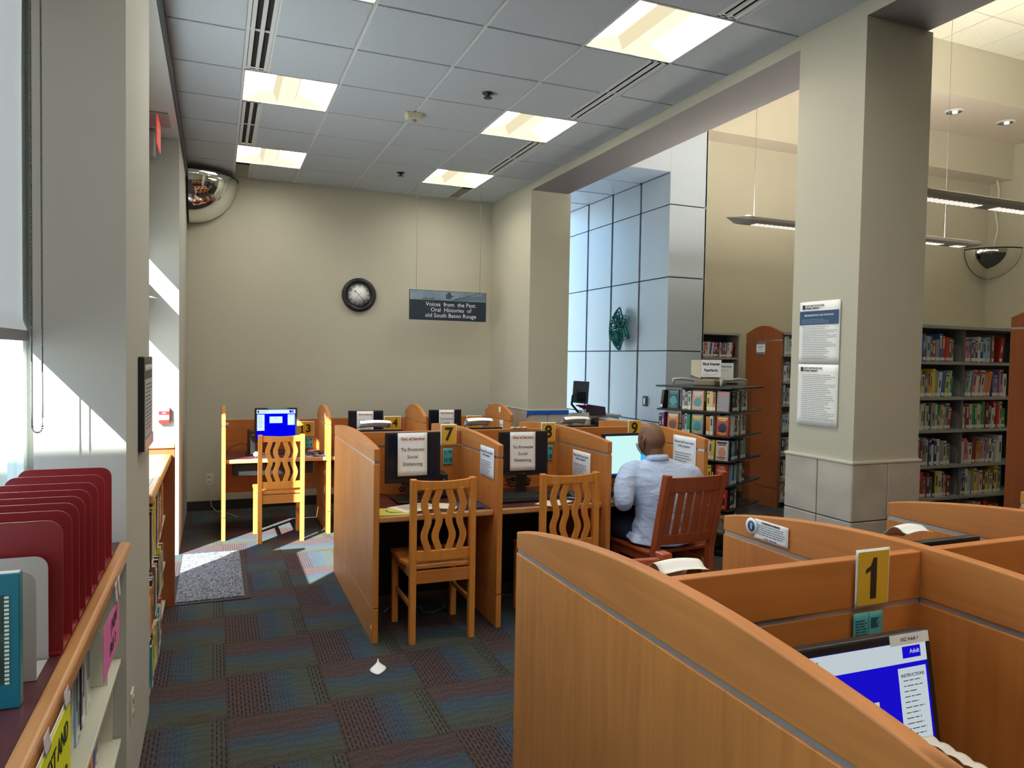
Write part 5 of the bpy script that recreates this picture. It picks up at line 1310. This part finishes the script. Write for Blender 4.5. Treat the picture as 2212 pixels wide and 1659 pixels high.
# yellow and pink signs hanging from the counter edge
e = thing('yellow_sign', 'bright yellow hanging sign reading test and prep on the counter edge', 'sign', (-0.258, 1.485, 0.90), rz=PI/2)
obj('card', MB().prism([(-0.19, -0.10), (0.095, -0.10), (0.095, 0.075), (-0.19, 0.075)], 'y', -0.001, 0.0), mat('fluoro_yellow', (0.80, 0.85, 0.02), 0.5), e)
obj('sleeve', MB().box(-0.20, 0.105, 0.0008, 0.002, -0.11, 0.083), m_white, e)
text('TEST AND', 0.052, m_ink, e, -0.035, 0.03, -0.002, sx=0.85); text('PREP', 0.052, m_ink, e, 0.01, -0.05, -0.002, sx=0.85)
for s in (-0.13, 0.04): obj('tape_tab', MB().grid(lambda u, v, s=s: (s+0.04*u, -0.004 + 0.004*math.sin(v*1.6), 0.075+0.032*v), 2, 6), mat('frosted_tape', (0.62, 0.58, 0.66), 0.4), e, solid=0.0006)
e = thing('pink_sign', 'pink hanging card with handwriting on the counter edge', 'sign', (-0.258, 2.19, 0.885), rz=PI/2)
obj('card', MB().prism([(-0.17, -0.075), (0.14, -0.075), (0.14, 0.05), (-0.17, 0.065)], 'y', -0.001, 0.0), mat('fluoro_pink', (0.80, 0.20, 0.50), 0.5), e)
text('( NEW', 0.048, m_ink, e, 0.02, 0.02, -0.002, sx=0.9); text('FREE  2', 0.042, m_ink, e, 0.0, -0.035, -0.002, sx=0.9)
for s in (0.06, 0.12): obj('tape_tab', MB().grid(lambda u, v, s=s: (s+0.035*u, -0.004 + 0.004*math.sin(v*1.6), 0.05+0.06*v), 2, 6), mat('frosted_tape', (0.62, 0.58, 0.66), 0.4), e, solid=0.0006)

# ---------------- service cabinet in the recess
m_cab = mat('cabinet_cream', (0.66, 0.62, 0.48), 0.5)
t = thing('office_cabinet', 'cream low office cabinet in the metal-clad recess', 'cabinet', (4.12, 7.75, 0))
obj('body', MB().box(-0.40, 0.38, -0.15, 0.25, 0, 0.955), m_cab, t, bevel=0.004); obj('top', MB().box(-0.42, 0.40, -0.17, 0.27, 0.955, 0.985), mat('cabinet_top', (0.50, 0.45, 0.34), 0.5), t, bevel=0.004)
for x in (-0.2, 0.19):
    d = obj('drawer', MB().box(x-0.17, x+0.17, -0.158, -0.15, 0.80, 0.94), m_cab, t, bevel=0.002); obj('handle', MB().box(x-0.09, x+0.09, -0.166, -0.158, 0.87, 0.895), m_steel, d)
    d = obj('drawer', MB().box(x-0.17, x+0.17, -0.158, -0.15, 0.64, 0.785), m_cab, t, bevel=0.002); obj('handle', MB().box(x-0.09, x+0.09, -0.166, -0.158, 0.715, 0.74), m_steel, d)
t = thing('payment_terminal', 'dark angled display on an arm standing on the recess cabinet', 'monitor', (4.03, 7.72, 0.990))
obj('display', MB().prism([(-0.10, 0.14), (0.10, 0.12), (0.115, 0.39), (-0.085, 0.40)], 'y', -0.02, 0.02), mat('terminal_grey', (0.09, 0.12, 0.17), 0.35), t, bevel=0.006)
obj('bracket', MB().box(-0.05, 0.06, -0.055, -0.02, 0.17, 0.28), m_black, t, bevel=0.01)
obj('arm', MB().tube([(0, 0.03, 0.25), (-0.10, 0.0, 0.22), (-0.12, -0.02, 0.12), (-0.03, -0.03, 0.02), (0.02, 0, 0.02)], 0.014, 8), m_black, t)
obj('base', MB().lathe([(0.08, 0), (0.08, 0.012), (0.02, 0.02)], (0.02, 0, 0), 16), m_black, t)
obj('cable_tangle', MB().tube([(0.02+0.09*math.sin(i*1.1), -0.06+0.03*math.cos(i*0.7), 0.06+0.05*abs(math.sin(i*0.5))) for i in range(24)], 0.007, 5), mat('crimson_cable', (0.42, 0.01, 0.06), 0.4), t)
t = thing('card_tray', 'dark plum box leaning on the recess cabinet beside the display', 'box', (4.16, 7.58, 0.987), rz=R(-12))
obj('box', MB().prism([(-0.13, 0), (0.13, 0), (0.12, 0.10), (-0.10, 0.13)], 'y', -0.02, 0.02), mat('plum', (0.06, 0.04, 0.07), 0.4), t, bevel=0.004)
t = thing('label_printer', 'white and black printer standing before the recess cabinet', 'printer', (4.17, 7.40, 0))
obj('stand', MB().box(-0.13, 0.17, -0.12, 0.12, 0, 0.62), m_cab, t); obj('body', MB().box(-0.01, 0.17, -0.12, 0.12, 0.62, 0.965), m_white, t, bevel=0.03, seg=4); obj('front', MB().box(-0.11, 0.0, -0.11, 0.11, 0.62, 0.955), m_black, t, bevel=0.02)
t = thing('counter_notice', 'white notice card standing before the recess cabinet', 'notice', (3.90, 7.45, 0.90)); 
obj('card', MB().box(-0.11, 0.11, -0.003, 0.003, 0, 0.13), m_white, t); text('Computer Sign', 0.02, m_gink, t, 0, 0.09, -0.0035); text('In Instructions', 0.02, m_gink, t, 0, 0.06, -0.0035)
obj('stand', MB().box(-0.10, 0.10, -0.01, 0.05, -0.90, 0.0), m_cab, t)
# ------------------------------------------------------------------ seated person
def loft_path(b, secs, n=20):
    """secs: (centre, axis_u, axis_w, ru, rw)"""
    r = [b.ring(c, u, w, ru, rw, n, 2.2) for c, u, w, ru, rw in secs]; b.loft(r, n); return b
def limb(b, pts, rs, n=14, flat=1.0):
    pts = [Vector(p) for p in pts]; P = []; Rr = []
    for i in range(len(pts)-1):        # smooth interpolation
        for k in range(6):
            s = k/6; p0 = pts[max(i-1, 0)]; p1 = pts[i]; p2 = pts[i+1]; p3 = pts[min(i+2, len(pts)-1)]
            q = 0.5*((2*p1) + (p2-p0)*s + (2*p0-5*p1+4*p2-p3)*s*s + (3*p1-p0-3*p2+p3)*s**3)
            P.append(q); Rr.append(rs[i]*(1-s)+rs[i+1]*s)
    P.append(pts[-1]); Rr.append(rs[-1]); b.tube(P, Rr, n); return b
yaw = R(-10)     # torso turned slightly
tx = Vector((math.cos(yaw), math.sin(yaw), 0)); tf = Vector((-math.sin(yaw), math.cos(yaw), 0))
UPV = Vector((0, 0, 1))
def torso(b, e=0.0, z0=0, top=True, flare=0.0):
    # centre, half width, half depth up the leaning spine
    S_ = [((2.70, 3.985, 0.455), 0.175, 0.125), ((2.70, 3.975, 0.53), 0.180, 0.125), ((2.70, 3.965, 0.61), 0.165, 0.112), ((2.70, 3.965, 0.69), 0.163, 0.108), ((2.70, 3.975, 0.77), 0.182, 0.112),
          ((2.69, 3.985, 0.84), 0.205, 0.115), ((2.685, 3.995, 0.90), 0.215, 0.108), ((2.68, 4.0, 0.945), 0.190, 0.092), ((2.675, 4.0, 0.975), 0.125, 0.075), ((2.668, 4.0, 0.998), 0.068, 0.062)]
    S_ = S_[z0:]
    secs = []
    for i, (c, w_, d_) in enumerate(S_):
        c = Vector(c); ax = (Vector(S_[min(i+1, len(S_)-1)][0]) - Vector(S_[max(i-1, 0)][0])).normalized()
        fw_ = (tf - ax*tf.dot(ax)).normalized()
        fl_ = flare if i == 0 else (flare*0.4 if i == 1 else 0)
        secs.append((c, tx, fw_, w_+e+fl_, d_+e+fl_))
    loft_path(b, secs, 28)
ROOT = thing('person', 'seated bald person in a light blue shirt and navy trousers facing a screen', 'person', (2.70, 3.98, 0))
def child(name, mb, m, par=ROOT, voxel=0.006, smooth=6, **k):
    o = obj(name, mb, m, None, **k); 
    if voxel:
        md = o.modifiers.new('remesh', 'REMESH'); md.mode = 'VOXEL'; md.voxel_size = voxel; md.use_smooth_shade = True
        sm = o.modifiers.new('smooth', 'SMOOTH'); sm.factor = 0.5; sm.iterations = smooth
    o.parent = par; o.matrix_parent_inverse = ROOT.matrix_world.inverted() if False else Matrix.Translation((-2.70, -3.98, 0)); return o
SHL = Vector((2.475, 4.03, 0.905)); ELL = Vector((2.405, 3.985, 0.735)); WRL = Vector((2.53, 4.235, 0.79))
SHR = Vector((2.885, 3.945, 0.885)); ELR = Vector((2.975, 4.0, 0.735)); WRR = Vector((2.80, 4.245, 0.79))
body = MB(); torso(body)
limb(body, [SHL+Vector((0.05, 0, 0.0)), SHL, (SHL+ELL)/2+Vector((-0.012, 0, 0)), ELL, (ELL+WRL)/2, WRL], [0.05, 0.052, 0.046, 0.038, 0.036, 0.026])
limb(body, [SHR+Vector((-0.05, 0, 0.0)), SHR, (SHR+ELR)/2+Vector((0.01, 0, 0)), ELR, (ELR+WRR)/2, WRR], [0.05, 0.052, 0.046, 0.038, 0.036, 0.026])
# legs
def legs(b, e=0.0, hem=0.0):
    for hx, kx, kz, ax in ((2.62, 2.475, 0.50, 2.44), (2.775, 2.87, 0.50, 2.90)):
        limb(b, [(hx, 3.98, 0.49), (hx*0.6+kx*0.4, 4.15, 0.505), (kx, 4.40, kz), (kx*0.5+ax*0.5, 4.42, 0.30), (ax, 4.40, 0.09)], [0.092+e, 0.084+e, 0.062+e, 0.055+e, 0.042+e+hem], 16)
legs(body)
# neck and head
HY = R(12); HT = R(14)
HM = Matrix.Translation((2.645, 4.045, 1.118)) @ Matrix.Rotation(HY, 4, 'Z') @ Matrix.Rotation(-HT, 4, 'X')
limb(body, [(2.672, 3.985, 0.965), (2.655, 4.0, 1.01), HM @ Vector((0, -0.018, -0.035))], [0.062, 0.056, 0.058], 18)
hd = MB(); nU, nV = 36, 28
def head(u, v):
    a = 2*PI*u; e = PI*(v-0.5); x = math.cos(e)*math.cos(a); y = math.cos(e)*math.sin(a); z = math.sin(e)
    X = 0.0745*x; Y = 0.094*y; Z = 0.108*z
    if z < 0:      # jaw narrows and moves forward, nape cut in
        X *= 1 - 0.30*z*z; Y = Y*(1 - 0.22*z*z) + 0.022*z*z
    if y > 0.5 and z > 0.1: Y -= 0.006*z
    if z > 0: Z *= 1.02
    # brow, nose, lips
    f = max(0, y-0.75)/0.25
    if f > 0:
        Y += f*(0.016*math.exp(-((Z+0.018)/0.014)**2)*math.exp(-(X/0.010)**2) + 0.010*math.exp(-((Z+0.004)/0.02)**2)*math.exp(-(X/0.007)**2))
        Y += f*0.005*math.exp(-((Z-0.022)/0.008)**2) - f*0.006*math.exp(-((Z-0.004)/0.010)**2)*math.exp(-((abs(X)-0.03)/0.014)**2)
        Y += f*0.006*math.exp(-((Z+0.052)/0.009)**2)*math.exp(-(X/0.022)**2)
    return (X, Y, Z)
hd.grid(head, nU, nV); 
for s in (-1, 1):      # ears
    b0 = len(hd.v)
    hd.tube([(s*(0.074+0.010*math.sin(PI*k/10)), -0.006-0.012*math.sin(PI*k/10)*1.0 + 0.008*math.cos(PI*k/10), -0.03+0.058*k/10) for k in range(11)], [0.006+0.004*math.sin(PI*k/10) for k in range(11)], 8)
    hd.lathe([(0.006, -0.006), (0.016, 0.0), (0.006, 0.006)], (s*0.074, -0.006, -0.002), 10, axis='x')
hd.xf(HM @ Matrix.Scale(1.06, 4))
k0 = len(body.v); body.v += hd.v; body.f += [tuple(i+k0 for i in q) for q in hd.f]; body.m += hd.m; body.sm += hd.sm
# hands
def hand_(wr, d, side):
    d = Vector(d).normalized(); n = d.cross(UPV).normalized()*side
    c = wr + d*0.045 + Vector((0, 0, -0.004))
    body.obox(c, d, n, UPV, 0.042, 0.036, 0.013)
    for i, (o_, L_) in enumerate(((-0.028, 0.062), (-0.0095, 0.07), (0.0095, 0.066), (0.028, 0.052))):
        p0 = c + d*0.036 + n*o_; pts = [p0, p0+d*L_*0.4+Vector((0, 0, 0.006)), p0+d*L_*0.75+Vector((0, 0, -0.003)), p0+d*L_*0.95+Vector((0, 0, -0.013))]
        limb(body, pts, [0.0085, 0.008, 0.0075, 0.006], 8)
    p0 = c - d*0.02 + n*(-0.034); limb(body, [p0, p0 - n*0.02 + d*0.022, p0 - n*0.022 + d*0.05 + Vector((0, 0, -0.006))], [0.011, 0.0095, 0.0075], 8)
hand_(WRL, (0.45, 0.9, -0.06), -1); hand_(WRR, (-0.35, 0.9, -0.06), 1)
for i, v in enumerate(body.v):
    if v[1] < 4.3 and v[2] < 0.472: body.v[i] = (v[0], v[1], 0.472)
m_skin = mat('brown_skin', (0.185, 0.084, 0.044), 0.40, noise=(7, 0.10, (1,1,1)), spec=0.45)
child('body', body, m_skin, voxel=0.0055, smooth=3)
# shirt
m_shirt = mat('light_blue_shirt', (0.54, 0.67, 0.93), 0.85)
nt_ = m_shirt.node_tree; N_ = nt_.nodes; L_ = nt_.links
tc = N_.new('ShaderNodeTexCoord'); n1 = N_.new('ShaderNodeTexNoise'); n1.inputs['Scale'].default_value = 7; n1.inputs['Detail'].default_value = 3; n1.inputs['Distortion'].default_value = 1.6
mp = N_.new('ShaderNodeMapping'); mp.inputs['Scale'].default_value = (1, 1, 2.2); mp.inputs['Rotation'].default_value = (0.3, 0.5, 0)
bp = N_.new('ShaderNodeBump'); bp.inputs['Strength'].default_value = 0.4; bp.inputs['Distance'].default_value = 0.04
L_.new(tc.outputs['Object'], mp.inputs[0]); L_.new(mp.outputs[0], n1.inputs['Vector']); L_.new(n1.outputs['Fac'], bp.inputs['Height']); L_.new(bp.outputs[0], N_['Principled BSDF'].inputs['Normal'])
sh = MB()
S2 = [((2.695, 3.975, 0.49), 0.215, 0.150), ((2.70, 3.97, 0.55), 0.208, 0.150), ((2.705, 3.962, 0.62), 0.195, 0.140), ((2.705, 3.96, 0.70), 0.198, 0.134), ((2.70, 3.968, 0.78), 0.215, 0.136),
      ((2.692, 3.98, 0.85), 0.232, 0.134), ((2.686, 3.992, 0.905), 0.232, 0.124), ((2.68, 3.998, 0.952), 0.200, 0.102), ((2.674, 4.0, 0.985), 0.125, 0.082), ((2.668, 3.998, 1.005), 0.075, 0.070)]
secs = []
for i, (c, w_, d_) in enumerate(S2): secs.append((Vector(c), tx, tf, w_, d_))
loft_path(sh, secs, 32)
for (A, B, C, o_) in ((SHL, ELL, WRL, -1), (SHR, ELR, WRR, 1)):
    limb(sh, [A+Vector((-0.07*o_, 0, 0.015)), A+Vector((0, 0, 0.0)), A*0.5+B*0.5+Vector((0.018*o_, -0.008, 0.0)), B+Vector((0.0, -0.01, 0.0)), B*0.55+C*0.45+Vector((0, 0, -0.01)), B*0.12+C*0.88], [0.072, 0.076, 0.070, 0.056, 0.050, 0.038], 18)
for i, v in enumerate(sh.v):
    if v[2] < 0.50: sh.v[i] = (v[0], v[1], 0.50)
so_ = child('shirt', sh, m_shirt, voxel=0.007, smooth=8)
tx_ = bpy.data.textures.new('folds', 'CLOUDS'); tx_.noise_scale = 0.11; tx_.noise_depth = 1
md = so_.modifiers.new('folds', 'DISPLACE'); md.texture = tx_; md.strength = 0.014; md.mid_level = 0.5
tx2_ = bpy.data.textures.new('folds_fine', 'CLOUDS'); tx2_.noise_scale = 0.045; tx2_.noise_depth = 2
md = so_.modifiers.new('folds_fine', 'DISPLACE'); md.texture = tx2_; md.strength = 0.0025; md.mid_level = 0.5
# collar
co_ = MB(); rr_ = []
for k, (z, r_) in enumerate(((0.985, 0.072), (1.000, 0.067), (1.020, 0.062), (1.026, 0.064), (1.019, 0.069), (0.990, 0.083))):
    c = Vector((2.668-0.006*k/3, 3.998, z)); rr_.append(co_.ring(c + Vector((0, 0.0, 0)), tx, (tf*0.97 - UPV*0.18).normalized(), r_, r_*1.02, 28))
co_.loft(rr_, 28, cap=False); child('collar', co_, m_shirt, voxel=0, solid=0.003)
# shirt tail: hanging hem at the back left
tl = MB()
def tail(u, v):
    a = R(150) + R(190)*u; rx, ry = 0.214+0.018*v, 0.150+0.022*v
    p = Vector((2.695, 3.975, 0.50)) + tx*rx*math.cos(a) + tf*ry*math.sin(a); p.z = 0.53 - v*(0.03+0.03*math.sin(PI*u)) ; return p + Vector((0, 0, 0)) + (tx*math.cos(a)+tf*math.sin(a))*0.006*math.sin(u*30)*v
tl.grid(tail, 40, 6); child('shirt_tail', tl, m_shirt, voxel=0, solid=0.003, normals=False)
# trousers
tr = MB(); legs(tr, 0.016, 0.02)
loft_path(tr, [(Vector((2.70, 4.0, 0.458+0.0)), tx, tf, 0.175, 0.13), (Vector((2.70, 3.985, 0.50)), tx, tf, 0.195, 0.142), (Vector((2.70, 3.975, 0.57)), tx, tf, 0.185, 0.130), (Vector((2.70, 3.97, 0.62)), tx, tf, 0.176, 0.122)], 24)
# keep the seat flat on the chair
for i, v in enumerate(tr.v):
    if v[1] < 4.3 and v[2] < 0.465: tr.v[i] = (v[0], v[1], 0.465)
child('trousers', tr, mat('navy_trousers', (0.012, 0.018, 0.045), 0.85, bump=(12, 0.5)), voxel=0.007, smooth=4)
for kx in (2.44, 2.90):
    s_ = MB(); r_ = [s_.ring((kx, 4.33+0.0, 0.05), (1,0,0), (0,0,1), 0.036, 0.045, 14), s_.ring((kx, 4.38, 0.055), (1,0,0), (0,0,1), 0.042, 0.053, 14), s_.ring((kx, 4.46, 0.045), (1,0,0), (0,0,1), 0.046, 0.043, 14), s_.ring((kx, 4.56, 0.035), (1,0,0), (0,0,1), 0.044, 0.032, 14), s_.ring((kx, 4.61, 0.03), (1,0,0), (0,0,1), 0.028, 0.022, 14)]
    s_.loft(r_, 14); child('shoe', s_, m_black, voxel=0)
# face mask with ear loops
mk = MB()
def maskf(u, v):
    a = R(25)+R(130)*u; e = -0.95 + 0.95*v
    x, y, z = math.cos(a), math.sin(a), math.sin(e*0.9)
    c = math.cos(e*0.9)
    return HM @ Vector((0.080*x*c*1.0, 0.104*y*c*(1.0+0.08*math.sin(PI*u)) + 0.012, 0.105*z-0.004))
mk.grid(maskf, 24, 12); child('face_mask', mk, mat('mask_blue', (0.45, 0.55, 0.66), 0.8), voxel=0, solid=0.003, normals=False)
for s in (-1, 1):
    lp = MB(); pts = [HM @ Vector(p) for p in ((s*0.066, 0.050, -0.018), (s*0.078, 0.012, 0.018), (s*0.084, -0.014, 0.028), (s*0.088, -0.022, 0.0), (s*0.080, -0.010, -0.035), (s*0.070, 0.03, -0.07), (s*0.06, 0.055, -0.078))]
    limb(lp, pts, [0.0022]*7, 6); child('ear_loop', lp, m_black2, voxel=0)
# eyes
for s in (-1, 1):
    ey = MB(); ey.lathe([(0.0005, 0.011), (0.007, 0.008), (0.011, 0.0), (0.0005, -0.011)], (s*0.030, 0.076, 0.006), 12, axis='y'); ey.xf(HM); child('eye', ey, m_white, voxel=0)
# ------------------------------------------------------------------ light, world, camera
w = bpy.data.worlds.new('World'); SC.world = w; w.use_nodes = True
nt = w.node_tree; N = nt.nodes; bg = N['Background']
sk = N.new('ShaderNodeTexSky'); sk.sky_type = 'NISHITA'; sk.sun_disc = False
SUN = Vector((0.80, 1.0, -0.89)).normalized()
sk.sun_elevation = math.asin(-SUN.z); sk.sun_rotation = math.atan2(-SUN.x, -SUN.y)
sk.air_density = 1.0; sk.dust_density = 0.6; sk.ozone_density = 2.5
nt.links.new(sk.outputs[0], bg.inputs[0]); bg.inputs[1].default_value = 0.52
s = bpy.data.lights.new('sun', 'SUN'); s.energy = 27; s.angle = R(0.6); s.color = (1.0, 0.96, 0.88)
so = bpy.data.objects.new('sun', s); COL.objects.link(so); so.rotation_euler = SUN.to_track_quat('-Z', 'Y').to_euler()

cam = bpy.data.cameras.new('camera'); co = bpy.data.objects.new('camera', cam); COL.objects.link(co)
f, pi_, ro, ya = 1566.9, 0.03448, 0.01732, 0.38718
fw = Vector((math.sin(ya)*math.cos(pi_), math.cos(ya)*math.cos(pi_), -math.sin(pi_)))
rt = Vector((math.cos(ya), -math.sin(ya), 0)); up = rt.cross(fw)
c_, s_ = math.cos(ro), math.sin(ro)
r2 = rt*c_ + up*s_; u2 = up*c_ - rt*s_
co.matrix_world = Matrix(((r2.x, u2.x, -fw.x, 0), (r2.y, u2.y, -fw.y, 0), (r2.z, u2.z, -fw.z, 1.636), (0, 0, 0, 1)))
cam.sensor_width = 36; cam.lens = f/2212*36; cam.clip_start = 0.05; cam.clip_end = 200
SC.camera = co
SC.view_settings.view_transform = 'Standard'; SC.view_settings.look = 'None'; SC.view_settings.gamma = 1; SC.view_settings.exposure = 0.50
SC.view_settings.use_curve_mapping = False
SC.cycles.max_bounces = 7; SC.cycles.diffuse_bounces = 4; SC.cycles.glossy_bounces = 4; SC.cycles.transmission_bounces = 4; SC.cycles.transparent_max_bounces = 8
SC.cycles.caustics_reflective = False; SC.cycles.caustics_refractive = False
SC.cycles.sample_clamp_indirect = 6.0
SC.cycles.use_denoising = True
try: SC.cycles.denoiser = 'OPENIMAGEDENOISE'
except Exception: pass
SC.cycles.use_adaptive_sampling = True; SC.cycles.adaptive_threshold = 0.015
